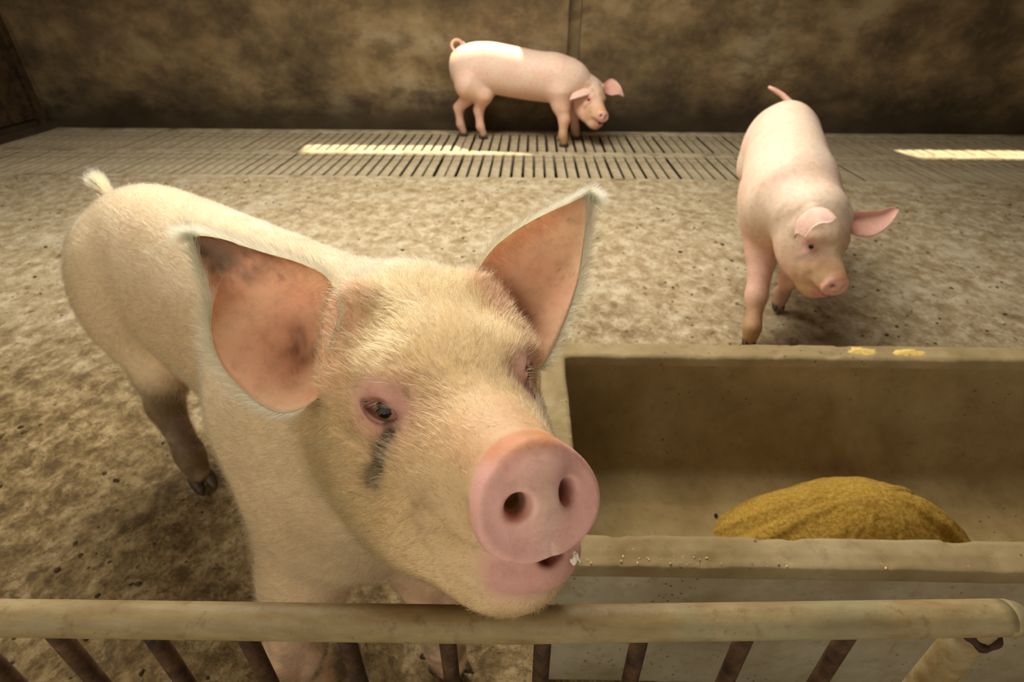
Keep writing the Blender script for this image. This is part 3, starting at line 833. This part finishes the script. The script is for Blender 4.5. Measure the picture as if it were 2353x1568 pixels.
def head_colors(V, hf, s, base):
    "skin colours of the head in head coordinates"
    q = hf.l(V)/s; col = base.copy(); x, y, z = q.T
    nz = fbm(q, 28, 4, 11); n2 = fbm(q, 90, 3, 17)
    inh = sstep(-.20, -.05, x)*sstep(-.25, -.2, z)
    col = mixc(col, C3(220, 186, 138), .55*inh)
    muz = sstep(.04, .12, x)
    col = mixc(col, C3(222, 168, 126), .55*muz*sstep(-.02, .03, z+.3*nz*.05))
    # lips and chin front
    lip = np.exp(-((x-.165)/.04)**2-((z+.09)/.026)**2)*sstep(.055, .035, np.abs(y-.012))
    col = mixc(col, C3(214, 160, 146), np.clip(lip*1.2, 0, 1))
    d = (q-DISC_C)@DISC_R.T
    onD = sstep(-.012, -.005, d[:, 0])*sstep(1.22, 1.08, np.sqrt((d[:, 1]/.0535)**2+(d[:, 2]/.0475)**2))
    pink = mixc(np.broadcast_to(C3(236, 180, 166), col.shape), C3(240, 196, 176), sstep(-.02, .02, nz*.03+.01-np.abs(d[:, 1])))
    top = sstep(.030, .048, d[:, 2]+.006*nz)
    pink = mixc(pink, C3(206, 130, 60), .75*top)
    pink = mixc(pink, C3(190, 96, 70), .5*sstep(.55, .8, n2)*sstep(.2, .5, nz))
    deep = np.maximum(np.exp(-((d[:, 1]-.019)/.011)**2-((d[:, 2]-.002)/.011)**2), np.exp(-((d[:, 1]+.019)/.011)**2-((d[:, 2]-.002)/.011)**2))*sstep(.006, -.004, d[:, 0])
    pink = mixc(pink, C3(96, 44, 36), deep)
    col = mixc(col, pink, onD)
    col = mixc(col, C3(168, 128, 66), .55*sstep(-.115, -.145, z+.02*nz)*sstep(-.02, .05, x))
    # inside of the mouth
    mo = sstep(.0145, .0095, np.sqrt((z+.0735)**2+((y-.0195)*.9)**2))*sstep(.1825, .1765, x)*sstep(.11, .13, x)
    col = mixc(col, C3(96, 26, 18), .9*mo)
    for sg in (-1, 1):
        e = q-np.array([EYE_C[0]+.007, .075*sg, EYE_C[2]]); r2 = (e[:, 0]/.042)**2+((e[:, 2]-.004)/.034)**2+(e[:, 1]/.05)**2
        col = mixc(col, C3(216, 158, 140), np.clip(1.25*np.exp(-r2*1.2), 0, .9))
        up_ = (e[:, 0]-.002)/.030; rr = np.sqrt((e[:, 0]/.0200)**2+((e[:, 2]-.001)/.0100)**2)
        rim = np.exp(-((rr-1.0)/.20)**2)*(np.abs(e[:, 1]) < .03)
        col = mixc(col, C3(96, 54, 44), .75*rim)
        # tear streak running down and forward from the inner corner
        t = (-.004-e[:, 2])/.085; cxs = .020+.012*t-.018*t*t
        st = np.exp(-((e[:, 0]-cxs)/(.0065+.009*t))**2)*sstep(-.05, .12, t)*sstep(1.05, .5, t)*(np.abs(e[:, 1]) < .07)
        col = mixc(col, C3(60, 46, 22), np.clip(1.6*st*(0.75+.7*nz+.6*n2), 0, .92))
        ck = sstep(.28, .55, n2)*np.exp(-(((e[:, 0]-.028)/.02)**2+((e[:, 2]-.004)/.022)**2))
        col = mixc(col, C3(74, 50, 34), .8*ck)
        fl = np.exp(-((x-.06)/.05)**2-((z+.095)/.03)**2)*sstep(.35, .6, n2)*(y*sg > 0)
        col = mixc(col, C3(90, 62, 34), .7*fl)
        # mouth-corner stain
        ms = np.exp(-((x-.105)/.025)**2-((z+.045)/.022)**2)*(y*sg > .02)*sstep(-.2, .3, nz)
        col = mixc(col, C3(128, 92, 50), .65*ms)
    return col
base = np.broadcast_to(C3(232, 204, 160), VA.shape).copy()
nb = fbm(VA, 6, 4, 31); nf = fbm(VA, 30, 3, 33)
base = mixc(base, C3(222, 184, 138), .5*sstep(-.1, .4, nb))
base = mixc(base, C3(226, 176, 148), .55*sstep(.42, .28, VA[:, 2])*sstep(-.6, -.2, VA[:, 0]))
legm = sstep(.40, .18, VA[:, 2]+.05*nb)
base = mixc(base, C3(112, 84, 50), .75*legm*sstep(-.25, .35, nf+.3*(VA[:, 0] < -.5)))
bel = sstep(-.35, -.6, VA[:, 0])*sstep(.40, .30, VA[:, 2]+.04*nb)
base = mixc(base, C3(92, 68, 42), .8*bel)  # dirt on hind belly and ham, with their shade put into the colour
colA = head_colors(VA, HA, 1.0, base)
_q = HA.l(VA)
for b0, b1 in EAR_RIDGE:
    t = np.clip((_q-b0)@(b1-b0)/((b1-b0)@(b1-b0)), 0, 1); colA = mixc(colA, C3(232, 172, 140), .85*sstep(.040, .022, np.linalg.norm(_q-b0-t[:, None]*(b1-b0), axis=1)))
meA = mesh_np('body', VA, QA); set_col(meA, colA)
bodyA = link('body', meA, MAT['skin'], pigA)
MAT['eye'] = (lambda t: (t.l((lambda a: (setattr(a, 'attribute_name', 'col'), a)[1])(t.n('ShaderNodeAttribute')).outputs['Color'], t.b.inputs['Base Color']), t.fin(None, .08, None, .6))[1])(NT('wet_eye'))
eye_parts(pigA, HA, 1.0, MAT['eye'])
for p, a_ in ((LR, 0.05), (LL, 0.3), (HRr, 0), ((-.87, .12, 0), 0)):
    o = bpy.data.objects.new('hoof', HOOF); COL.objects.link(o); o.parent = pigA; o.location = (p[0], p[1], 0); o.rotation_euler = (0, 0, a_); o.scale = (1.15, 1.25, 1.25)
# ears
def earA_in(cen, k, tipk):
    c0 = PA.l(pix(*cen)); ax_ = nrm(PA.l(CAM)-c0)
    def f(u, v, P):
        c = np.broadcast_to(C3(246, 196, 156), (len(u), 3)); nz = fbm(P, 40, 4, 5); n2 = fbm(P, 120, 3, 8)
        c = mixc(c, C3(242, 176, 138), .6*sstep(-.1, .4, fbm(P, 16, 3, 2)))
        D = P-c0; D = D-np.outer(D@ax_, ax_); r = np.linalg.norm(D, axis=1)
        c = mixc(c, C3(146, 84, 50), k*.85*np.exp(-(r/.040)**2)*np.clip(.8+.6*nz, 0, 1))  # dark ear canal, with the shade of the hollow put into the colour
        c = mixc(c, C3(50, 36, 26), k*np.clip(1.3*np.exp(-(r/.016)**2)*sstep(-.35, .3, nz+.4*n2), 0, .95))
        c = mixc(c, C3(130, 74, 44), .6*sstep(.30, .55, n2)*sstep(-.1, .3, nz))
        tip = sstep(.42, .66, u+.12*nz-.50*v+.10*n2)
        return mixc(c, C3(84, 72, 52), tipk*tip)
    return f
def earA_out(u, v, P):
    c = np.broadcast_to(C3(236, 214, 174), (len(u), 3)); return mixc(c, C3(228, 186, 160), .4*sstep(.5, .0, u))
axL = PA.R@nrm(CAM-pix(640, 740, .58)); axR = PA.R@nrm(CAM-pix(1230, 650, .66))
EARL = ([loc(*p) for p in ((765, 862, .545), (756, 800, .548), (776, 715, .558), (752, 642, .576), (690, 607, .585), (600, 580, .592), (520, 553, .60), (465, 543, .605), (440, 550, .607))],
        [loc(*p) for p in ((738, 905, .555), (690, 938, .555), (635, 944, .556), (570, 905, .562), (512, 842, .570), (486, 765, .580), (486, 670, .592), (440, 550, .607))])
EARR = ([loc(*p) for p in ((1092, 668, .645), (1098, 628, .65), (1135, 572, .66), (1195, 525, .672), (1260, 490, .684), (1310, 468, .692), (1338, 456, .697), (1352, 462, .70))],
        [loc(*p) for p in ((1205, 842, .615), (1240, 842, .616), (1268, 800, .624), (1300, 728, .638), (1325, 650, .655), (1338, 570, .672), (1346, 505, .688), (1352, 462, .70))])
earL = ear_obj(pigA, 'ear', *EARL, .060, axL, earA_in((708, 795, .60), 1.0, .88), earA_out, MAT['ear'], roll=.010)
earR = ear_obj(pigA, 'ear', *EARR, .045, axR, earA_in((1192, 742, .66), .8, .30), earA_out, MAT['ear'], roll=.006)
# tail
tp = [loc(292, 500, 1.40), loc(266, 474, 1.42), loc(246, 450, 1.43), loc(231, 427, 1.435), loc(223, 414, 1.44)]
link('tail', tube_mesh('tail', tp, [.026, .020, .0165, .014, .009], 14), MAT['ear'], pigA)
tm = pigA.children[-1].data; set_col(tm, np.broadcast_to(C3(206, 170, 122), (len(tm.vertices), 3)))


def hair_obj(name, roots, dirs, nors, length, radius, col, root, droop=.25, seed=5):
    "tapered hairs as real strands: roots lie on the skin, dirs = growth direction"
    r = np.random.default_rng(seed); n = len(roots); K = 5
    T = np.linspace(0, 1, K)[None, :, None]
    side = np.cross(dirs, nors); bend = side*r.normal(0, .22, (n, 1))+np.array([0, 0, -droop])*r.uniform(.3, 1, (n, 1))-nors*r.uniform(.0, .35, (n, 1))
    L = length[:, None, None]
    P = roots[:, None, :]+dirs[:, None, :]*L*T+bend[:, None, :]*L*T**2*.6
    hc = bpy.data.hair_curves.new(name); hc.add_curves([K]*n)
    hc.attributes['position'].data.foreach_set('vector', P.astype(np.float32).ravel())
    ra = hc.attributes.get('radius') or hc.attributes.new('radius', 'FLOAT', 'POINT')
    rad = radius[:, None]*(1-.85*np.linspace(0, 1, K)[None]**1.5)
    ra.data.foreach_set('value', rad.astype(np.float32).ravel())
    ca = hc.attributes.new('hcol', 'FLOAT_COLOR', 'POINT'); c = np.ones((n, K, 4), np.float32); c[:, :, :3] = col[:, None, :]
    ca.data.foreach_set('color', c.ravel())
    hc.materials.append(MAT['hair'])
    o = bpy.data.objects.new(name, hc); COL.objects.link(o); o.parent = root; o['kind'] = 'stuff'
    return o
def m_hair():
    t = NT('bristle'); at = t.n('ShaderNodeAttribute'); at.attribute_name = 'hcol'
    hb = t.n('ShaderNodeBsdfHairPrincipled'); hb.parametrization = 'COLOR'
    t.l(at.outputs['Color'], hb.inputs['Color']); hb.inputs['Roughness'].default_value = .45; hb.inputs['Radial Roughness'].default_value = .6
    t.l(hb.outputs[0], [n_ for n_ in t.t.nodes if n_.type == 'OUTPUT_MATERIAL'][0].inputs[0])
    return t.m
MAT['hair'] = m_hair()
def vert_normals(V, Q):
    N = np.cross(V[Q[:, 2]]-V[Q[:, 0]], V[Q[:, 3]]-V[Q[:, 1]]); A_ = np.linalg.norm(N, axis=1)/2
    VN = np.zeros_like(V)
    for k in range(4): np.add.at(VN, Q[:, k], N)
    return VN/(np.linalg.norm(VN, axis=1)[:, None]+1e-12), A_
def fur_A():
    VN, ar = vert_normals(VA, QA); r = np.random.default_rng(12)
    cen = VA[QA].mean(1); q = HA.l(cen); fn = VN[QA].mean(1)
    inhead = sstep(-.22, -.12, q[:, 0])*sstep(.30, .22, np.linalg.norm(q, axis=1))
    view = PA.l(CAM)-cen; vis = (fn*view).sum(1) > -0.25*np.linalg.norm(view, axis=1)
    w = ar*(1+3.2*inhead)*(.15+.85*vis)
    d = (q-DISC_C)@DISC_R.T
    bald = (d[:, 0] > -.014) & (np.hypot(d[:, 1]/.0535, d[:, 2]/.0475) < 1.35)
    lip = (np.exp(-((q[:, 0]-.170)/.035)**2-((q[:, 2]+.086)/.024)**2)*(np.abs(q[:, 1]-.012) < .048)) > .35
    w[bald | lip] = 0
    muz = sstep(.04, .13, q[:, 0]); w *= 1-.6*muz
    for sg in (-1, 1):
        e = q-np.array([EYE_C[0], .075*sg, EYE_C[2]]); rr = np.sqrt(((e[:, 0]-.006)/.031)**2+((e[:, 2]-.003)/.023)**2+(e[:, 1]/.045)**2); w *= sstep(.9, 1.5, rr)*.92+.0
    w[cen[:, 2] < .12] *= .3
    for b0, b1 in EAR_RIDGE:
        b0, b1 = np.array(b0), np.array(b1); t = np.clip((q-b0)@(b1-b0)/((b1-b0)@(b1-b0)), 0, 1); w *= .4+.6*sstep(.018, .032, np.linalg.norm(q-b0-t[:, None]*(b1-b0), axis=1))
    N_ = 135000; f = r.choice(len(w), N_, p=w/w.sum()); uv = r.random((N_, 2))
    a_, b_, c_, d_ = (VA[QA[f, k]] for k in range(4)); u, v = uv[:, :1], uv[:, 1:]
    P = (a_*(1-u)+b_*u)*(1-v)+(d_*(1-u)+c_*u)*v
    nn = VN[QA[f]].mean(1); nn /= np.linalg.norm(nn, axis=1)[:, None]
    q = HA.l(P); ih = sstep(-.20, -.10, q[:, 0])*sstep(.28, .20, np.linalg.norm(q, axis=1))
    fb = np.array([-.9, 0, -.35])*np.ones((N_, 1)); fb[:, 2] += .3*sstep(.62, .8, P[:, 2])
    # on the head the hair sweeps from the snout back, outwards on the cheeks, upwards on the brow
    hx = np.column_stack([-.9+0*q[:, 0], 1.2*np.sign(q[:, 1])*np.minimum(np.abs(q[:, 1])*6, .6), np.where(q[:, 2] > -.03, .35, -.45)])
    fl = fb*(1-ih[:, None])+(hx@HA.R)*ih[:, None]
    cl = np.stack([fbm(P, 26, 2, 50+k) for k in range(3)], 1)
    fl = fl+.75*cl+r.normal(0, .20, (N_, 3))
    fl -= nn*(fl*nn).sum(1)[:, None]; fl /= np.linalg.norm(fl, axis=1)[:, None]+1e-9
    lift = r.uniform(.18, .55, (N_, 1)); dirs = fl*(1-lift*.4)+nn*lift; dirs /= np.linalg.norm(dirs, axis=1)[:, None]
    muz = sstep(.03, .14, q[:, 0]); crest = np.exp(-((q[:, 0]+.16)/.06)**2)*sstep(.0, .05, q[:, 2])
    ln = (.018+.003*(1-ih)+.008*crest)*(1-.62*muz*ih)*r.uniform(.6, 1.25, N_)
    rd = .00021*r.uniform(.6, 1.4, N_)
    sk = colA[QA[f, 0]]
    c = mixc(np.broadcast_to(C3(228, 200, 152), (N_, 3)), C3(188, 146, 82), np.clip(ih*(.45+.6*r.random(N_)), 0, 1))
    lum = np.clip((sk.mean(1)/.45), .0, 1); c = mixc(c*.9, sk*.9, np.clip(1.15-lum, 0, 1)*.85)
    c = c*r.uniform(.55, 1.15, (N_, 1))
    dk = (r.random(N_) < .035*ih); c[dk] = C3(88, 66, 36)
    hair_obj('bristles', P+nn*-.0006, dirs, nn, ln, rd, c, pigA)
fur_A()
def ear_fur(E_, name, axis, seed, n=9000, ln0=.015):
    o, I, O, Nn = E_; r = np.random.default_rng(seed); nu, nv = I.shape[:2]
    # outer face
    a = (.10+.90*r.random(n))*(nu-1.001); b = r.random(n)*(nv-1.001); ed = r.random(n) < .45
    b = np.where(ed, np.where(r.random(n) < .5, r.random(n)**2*3, nv-1.001-r.random(n)**2*3), b)
    i, j = a.astype(int), b.astype(int); fa, fb_ = (a-i)[:, None], (b-j)[:, None]
    bl = lambda G: (G[i, j]*(1-fa)+G[i+1, j]*fa)*(1-fb_)+(G[i, j+1]*(1-fa)+G[i+1, j+1]*fa)*fb_
    P = bl(O); nn = -bl(Nn); tu = bl(np.gradient(O, axis=0)); tv = bl(np.gradient(O, axis=1))
    tu /= np.linalg.norm(tu, axis=1)[:, None]; tv /= np.linalg.norm(tv, axis=1)[:, None]+1e-9
    side = (b/(nv-1)-.5)*2
    d_ = tu*1.0+tv*(np.sign(side)*np.abs(side)**3*.75)[:, None]+nn*r.uniform(.15, .5, (n, 1))+r.normal(0, .13, (n, 3)); d_ /= np.linalg.norm(d_, axis=1)[:, None]
    u = a/(nu-1); ln = (ln0+.012*u*(np.abs(side) > .6))*r.uniform(.6, 1.3, n)
    c = np.broadcast_to(C3(236, 204, 146), (n, 3))*r.uniform(.75, 1.05, (n, 1))
    hair_obj(name, P, d_, nn, ln, np.full(n, .00019), c, pigA, .1, seed)
    # hairs growing inwards from the front edge over the hollow
    m = 900; a = r.random(m)**1.3*.6*(nu-1.001); b = r.random(m)*4.5; i, j = a.astype(int), b.astype(int); fa, fb_ = (a-i)[:, None], (b-j)[:, None]
    bl = lambda G: (G[i, j]*(1-fa)+G[i+1, j]*fa)*(1-fb_)+(G[i, j+1]*(1-fa)+G[i+1, j+1]*fa)*fb_
    P = bl(I); nn = bl(Nn); tu = bl(np.gradient(I, axis=0)); tv = bl(np.gradient(I, axis=1)); tu /= np.linalg.norm(tu, axis=1)[:, None]; tv /= np.linalg.norm(tv, axis=1)[:, None]+1e-9
    d_ = tv*.9+tu*.35+nn*r.uniform(.1, .5, (m, 1))+r.normal(0, .15, (m, 3)); d_ /= np.linalg.norm(d_, axis=1)[:, None]
    c = mixc(np.broadcast_to(C3(226, 196, 150), (m, 3)), C3(120, 96, 66), r.random(m)*.6)
    hair_obj(name, P, d_, nn, .016*r.uniform(.5, 1.3, m), np.full(m, .00013), c, pigA, .05, seed+1)
ear_fur(earL, 'bristles', axL, 21); ear_fur(earR, 'bristles', axR, 31)
def tail_fur():
    r = np.random.default_rng(41); T_ = np.array(tp); n = 1500; t = r.random(n)**.6*(len(T_)-1.001); i = t.astype(int); f = (t-i)[:, None]
    c0 = T_[i]*(1-f)+T_[i+1]*f; ax_ = nrm(T_[-1]-T_[0]); nn = r.normal(0, 1, (n, 3)); nn -= ax_*(nn@ax_)[:, None]; nn /= np.linalg.norm(nn, axis=1)[:, None]
    d_ = ax_*.9+nn*r.uniform(.2, .7, (n, 1)); d_ /= np.linalg.norm(d_, axis=1)[:, None]
    hair_obj('bristles', c0+nn*.014, d_, nn, .030*r.uniform(.5, 1.3, n), np.full(n, .0004), np.broadcast_to(C3(226, 192, 134), (n, 3))*r.uniform(.8, 1.05, (n, 1)), pigA, .0, 3)
tail_fur()

# froth at the corner of the mouth, long lashes and whiskers
r_ = np.random.default_rng(3); fV = []; fF = []
MAT['froth'] = m_plain('saliva_froth', lin(232, 222, 196), .35, .5)
for k in range(7):
    x0 = 1316+r_.uniform(0, 12); y0 = 1266+r_.uniform(0, 18); L_ = r_.uniform(10, 30); dx = r_.uniform(-4, 8)
    pth = [loc(x0+dx*t+2*math.sin(5*t+k), y0+L_*t, .441+.001*math.sin(7*t+k)) for t in np.linspace(0, 1, 8)]
    v_, f_ = tube(pth, (.0007+.0016*r_.random())*np.sin(np.linspace(.5, 2.9, 8)), 8); fF += [tuple(i+len(fV) for i in q) for q in f_]; fV += [tuple(q) for q in v_]
me_ = bpy.data.meshes.new('froth'); me_.from_pydata(fV, [], fF); me_.update(); me_.polygons.foreach_set('use_smooth', np.ones(len(me_.polygons), bool))
link('froth', me_, MAT['froth'], pigA)
def lashes():
    P = []; D = []
    for sg in (-1, 1):
        R = EYE_R if sg < 0 else EYE_R*np.array([[1, -1, 1]]); c = np.array(EYE_C)*[1, 1 if sg < 0 else -1, 1]; ef = HA.child(c, R)
        for k in range(34):
            t = r_.uniform(-1, 1); P.append(ef.w((.0145-.004*t*t, .018*t, .0085*(1-t*t)))); D.append(np.array([.9, .35*t-.3, -.15+r_.normal(0, .15)])@ef.R)
        for k in range(9):
            P.append(ef.w((.012, r_.uniform(-.03, .0), r_.choice([.026, -.022])+r_.normal(0, .004)))); D.append(np.array([.55, -1.0, r_.normal(0, .25)])@ef.R)
    P = np.array(P); D = np.array(D); D /= np.linalg.norm(D, axis=1)[:, None]; n = len(P)
    ln = np.where(np.arange(n) % 43 < 34, .011, .042)*r_.uniform(.7, 1.2, n)
    c = np.where((np.arange(n) % 43 < 34)[:, None], C3(120, 92, 50), C3(60, 48, 32))
    hair_obj('eyelashes', P, D, np.tile(HA.R[2], (n, 1)), ln, np.full(n, .00016), c, pigA, .2, 9)
lashes()

def ear_pair(root, PF, ears, mat, nu=22, nv=14):
    for e1, e2, ax_, bulge in ears:
        W = lambda L_: [PF.l(pix(*p)) for p in L_]
        ear_obj(root, 'ear', W(e1), W(e2), bulge, nrm(PF.R@np.array(ax_)), lambda u, v, P: mixc(np.broadcast_to(C3(230, 178, 160), (len(u), 3)), C3(160, 94, 78), .7*np.exp(-(u/.25)**2)),
                lambda u, v, P: np.broadcast_to(C3(236, 196, 180), (len(u), 3)), mat, nu, nv)

def make_pig(label, org, heading, E, hfx, hly, hs, torso, blobs, legs_w, neck, tail, tips, res, base_rgb, seed, belly=.5, earax=None):
    hd = nrm((*heading, 0)); PF = Frame((org[0], org[1], 0), [hd, np.cross((0, 0, 1), hd), (0, 0, 1)])
    hl = np.array(hly, float); fx = nrm(hfx); hl = nrm(hl-fx*(hl@fx)); R = np.array([fx, hl, np.cross(fx, hl)])
    hf = Frame(PF.l(E), R@PF.R.T)
    legs = []
    for fr, (kind, foot, top) in enumerate(legs_w):
        f = PF.l((foot[0], foot[1], 0)); t = np.array(top, float); k = hs
        if kind == 'f':
            kn = t*.42+np.array([f[0], f[1], 0])*.58; kn[2] = .205*k; el = t*.75+kn*.25; el[2] = t[2]*.62+.06
            legs.append([(tuple(t), .105*k), (tuple(el), .070*k), (tuple(kn+[.012, 0, 0]), .042*k), ((f[0]-.012, f[1], .085*k), .032*k), ((f[0], f[1], .04*k), .032*k)])
        else:
            hk = np.array([f[0]-.035*k, f[1], .235*k]); st = t*.5+hk*.5+np.array([.085*k, 0, .03])
            legs.append([(tuple(t), .125*k), (tuple(st), .080*k), (tuple(hk), .040*k), ((f[0]-.025*k, f[1], .10*k), .031*k), ((f[0], f[1], .04*k), .031*k)])
    P = dict(head=hf, hs=hs, torso=torso, blobs=blobs, legs=legs, neck=[(p if i < 2 else tuple(hf.w(np.array(p)*hs)), r) for i, (p, r) in enumerate(neck)])
    ex = np.array([hf.w(np.array(q)*hs) for q in ((.22, -.12, -.2), (.22, .12, .1), (-.2, .12, .1), (-.2, -.12, -.2))])
    lo, hi = bounds(IDF, P, .10); lo = np.minimum(lo, ex.min(0)-.06); hi = np.maximum(hi, ex.max(0)+.06)
    g = SDF(IDF, *[[(lo[k], hi[k], res)] for k in range(3)])
    pig_sdf(g, P, False); V, Q = g.mesh(); del g
    root = empty('pig', (org[0], org[1], 0), math.atan2(hd[1], hd[0])); tag(root, label, 'pig', 'pigs in the pen')
    base = np.broadcast_to(C3(*base_rgb), V.shape).copy(); n1 = fbm(V, 7, 4, seed); n2 = fbm(V, 26, 3, seed+4)
    base = mixc(base, C3(226, 178, 158), belly*sstep(-.1, .35, n1)); base = mixc(base, C3(230, 170, 152), .5*sstep(.50, .34, V[:, 2]))
    base = mixc(base, C3(150, 118, 84), .7*sstep(.16, .04, V[:, 2]+.03*n2))
    q = hf.l(V)/hs; hm = sstep(-.14, -.05, q[:, 0])*sstep(.16, .12, np.linalg.norm(q*[.6, 1, 1], axis=1))
    base = mixc(base, C3(176, 134, 84), .55*hm*sstep(-.15, .4, n2))
    col = head_colors(V, hf, hs, base); col = mixc(base, col, sstep(-.13, 0, q[:, 0])*(.35+.65*sstep(.05, .11, q[:, 0])))
    for sg in (-1, 1):
        e = q-np.array([EYE_C[0], .075*sg, EYE_C[2]]); col = mixc(col, C3(170, 104, 88), .75*np.exp(-((e[:, 0]/.03)**2+(e[:, 2]/.02)**2+(e[:, 1]/.04)**2)))
    me = mesh_np('body', V, Q); set_col(me, col); link('body', me, MAT['skin'], root)
    for sg in (-1, 1):
        bm = bmesh.new(); bmesh.ops.create_uvsphere(bm, u_segments=14, v_segments=10, radius=.0125*hs); em = bm_mesh('eyeball', bm, True)
        o = link('eyeball', em, MAT['dark_eye'], root); o.location = hf.w(np.array([EYE_C[0]+.002, (.0745)*sg, EYE_C[2]])*hs)
    for kind, foot, top in legs_w:
        f = PF.l((foot[0], foot[1], 0)); o = bpy.data.objects.new('hoof', HOOF); COL.objects.link(o); o.parent = root; o.location = (f[0], f[1], 0); o.scale = (1.1*hs, 1.15*hs, 1.15*hs)
    ear_pair(root, PF, tips, MAT['ear'])
    tw = [PF.l(p) for p, r in tail]
    link('tail', tube_mesh('tail', tw, [r for p, r in tail], 12), MAT['ear'], root); tm = root.children[-1].data
    set_col(tm, np.broadcast_to(C3(214, 168, 148), (len(tm.vertices), 3)))
    return root, hf, PF
MAT['dark_eye'] = m_plain('dark_eye', lin(22, 16, 12), .1, .5)

def torso_s(k, wk=1.0, hk=1.0):
    T = [(-1.03, 0, .60, .01, .01, .01), (-1.01, 0, .60, .075, .085, .09), (-.96, 0, .60, .130, .150, .15), (-.86, 0, .585, .165, .205, .19), (-.68, 0, .575, .178, .220, .20),
         (-.45, 0, .565, .182, .222, .21), (-.25, 0, .56, .182, .215, .22), (-.06, 0, .56, .175, .205, .21), (.06, 0, .565, .155, .180, .18), (.15, 0, .56, .110, .125, .12), (.20, 0, .56, .01, .01, .01)]
    return [(a*k, b*k, c*k*hk, d*k*wk, e*k*hk, f*k*hk) for a, b, c, d, e, f in T]
# ---- pig walking towards the trough
kB = .95
EB = pix(1896, 562, 1.83); nB = pix(1925, 668, 1.775)
rtail = [pix(1834, 268, 2.78), pix(1814, 235, 2.80), pix(1797, 218, 2.81), pix(1780, 207, 2.82), pix(1766, 200, 2.82)]
make_pig('clean pink pig walking head down towards the trough rim', (.985, 2.06), (-.315, -.949), EB, nB-EB, rgt+.22*fwd, .86, torso_s(kB, .97, 1.0),
    [((-.80, .075, .50), (.14, .10, .18), .06), ((-.80, -.075, .50), (.14, .10, .18), .06), ((-.02, .07, .48), (.11, .075, .18), .06), ((-.02, -.07, .48), (.11, .075, .18), .06)],
    [('f', (.886, 1.840), (0.01, -.045, .43)), ('f', (1.115, 2.14), (-.02, .105, .42)), ('h', (1.29, 2.86), (-.76, -.07, .44)), ('h', (1.42, 2.80), (-.76, .10, .44))],
    [((-.08, 0, .52), .155), ((.08, .01, .53), .135), ((-.14, 0, -.02), .095), ((-.07, 0, -.03), .078)],
    list(zip(rtail, (.022, .016, .013, .011, .007))), [([(1826, 552, 1.79), (1832, 512, 1.78), (1865, 482, 1.75), (1900, 482, 1.72), (1923, 502, 1.69)], [(1852, 545, 1.74), (1866, 526, 1.72), (1885, 514, 1.70), (1905, 512, 1.69), (1923, 502, 1.69)], (.1, -.5, -.8), .02),
     ([(1936, 494, 1.88), (1975, 487, 1.90), (2020, 484, 1.92), (2050, 476, 1.93), (2066, 482, 1.93)], [(1942, 530, 1.85), (1975, 544, 1.86), (2012, 541, 1.88), (2046, 516, 1.91), (2066, 482, 1.93)], (-.1, -.9, .15), .025)], .0068, (230, 205, 182), 71, .35)
def torso_c():
    return [(-1.05, 0, .60, .01, .01, .01), (-1.03, 0, .60, .075, .085, .09), (-.98, 0, .60, .130, .145, .15), (-.88, 0, .595, .165, .195, .19), (-.70, 0, .595, .178, .215, .20),
         (-.45, 0, .575, .182, .205, .21), (-.25, 0, .555, .182, .195, .21), (-.06, 0, .54, .172, .185, .20), (.04, 0, .53, .145, .165, .17), (.11, 0, .525, .100, .115, .11), (.15, 0, .52, .01, .01, .01)]
# ---- pig standing on the slats along the wall
kC = 1.0
EC = pix(1368, 231, 4.72); nC = pix(1390, 276, 4.62)
cc = pix(1051, 106, 4.84); ct = []
for t in np.linspace(0, 1, 26):
    a_ = -1.2+t*2*math.pi*1.35; r_ = .060-.014*t
    ct.append((cc+rgt*(r_*math.cos(a_))+upv*(r_*math.sin(a_))+np.array([-.02+.05*t, -.05*t, 0]), .017-.008*t))
ct = [(pix(1072, 142, 4.95), .026), (pix(1062, 128, 4.85), .020)]+ct
make_pig('pig standing on the slats in front of the far wall with curled tail', (.27, 5.24), (.978, -.207), EC, nC-EC, rgt+.45*fwd, 1.08, torso_c(),
    [((-.82, .085, .55), (.14, .095, .18), .06), ((-.82, -.085, .55), (.14, .095, .18), .06), ((-.02, .10, .50), (.11, .08, .19), .06), ((-.02, -.10, .50), (.11, .08, .19), .06)],
    [('f', (.29, 5.06), (.0, -.10, .44)), ('f', (.42, 5.37), (.02, .10, .44)), ('h', (-.46, 5.35), (-.84, -.10, .48)), ('h', (-.66, 5.455), (-.88, .10, .48))],
    [((-.08, 0, .55), .160), ((.08, 0, .53), .135), ((-.14, 0, -.01), .088), ((-.07, 0, -.03), .075)],
    ct, [([(1354, 184, 4.72), (1335, 188, 4.70), (1318, 210, 4.66), (1308, 230, 4.63)], [(1364, 210, 4.66), (1350, 218, 4.64), (1330, 224, 4.63), (1308, 230, 4.63)], (.1, -.4, -.9), .02),
         ([(1386, 192, 4.75), (1405, 181, 4.76), (1424, 195, 4.76), (1434, 222, 4.76)], [(1392, 214, 4.72), (1405, 219, 4.72), (1420, 217, 4.73), (1434, 222, 4.76)], (-.1, -.95, .1), .025)], .0085, (226, 196, 176), 91, .45)
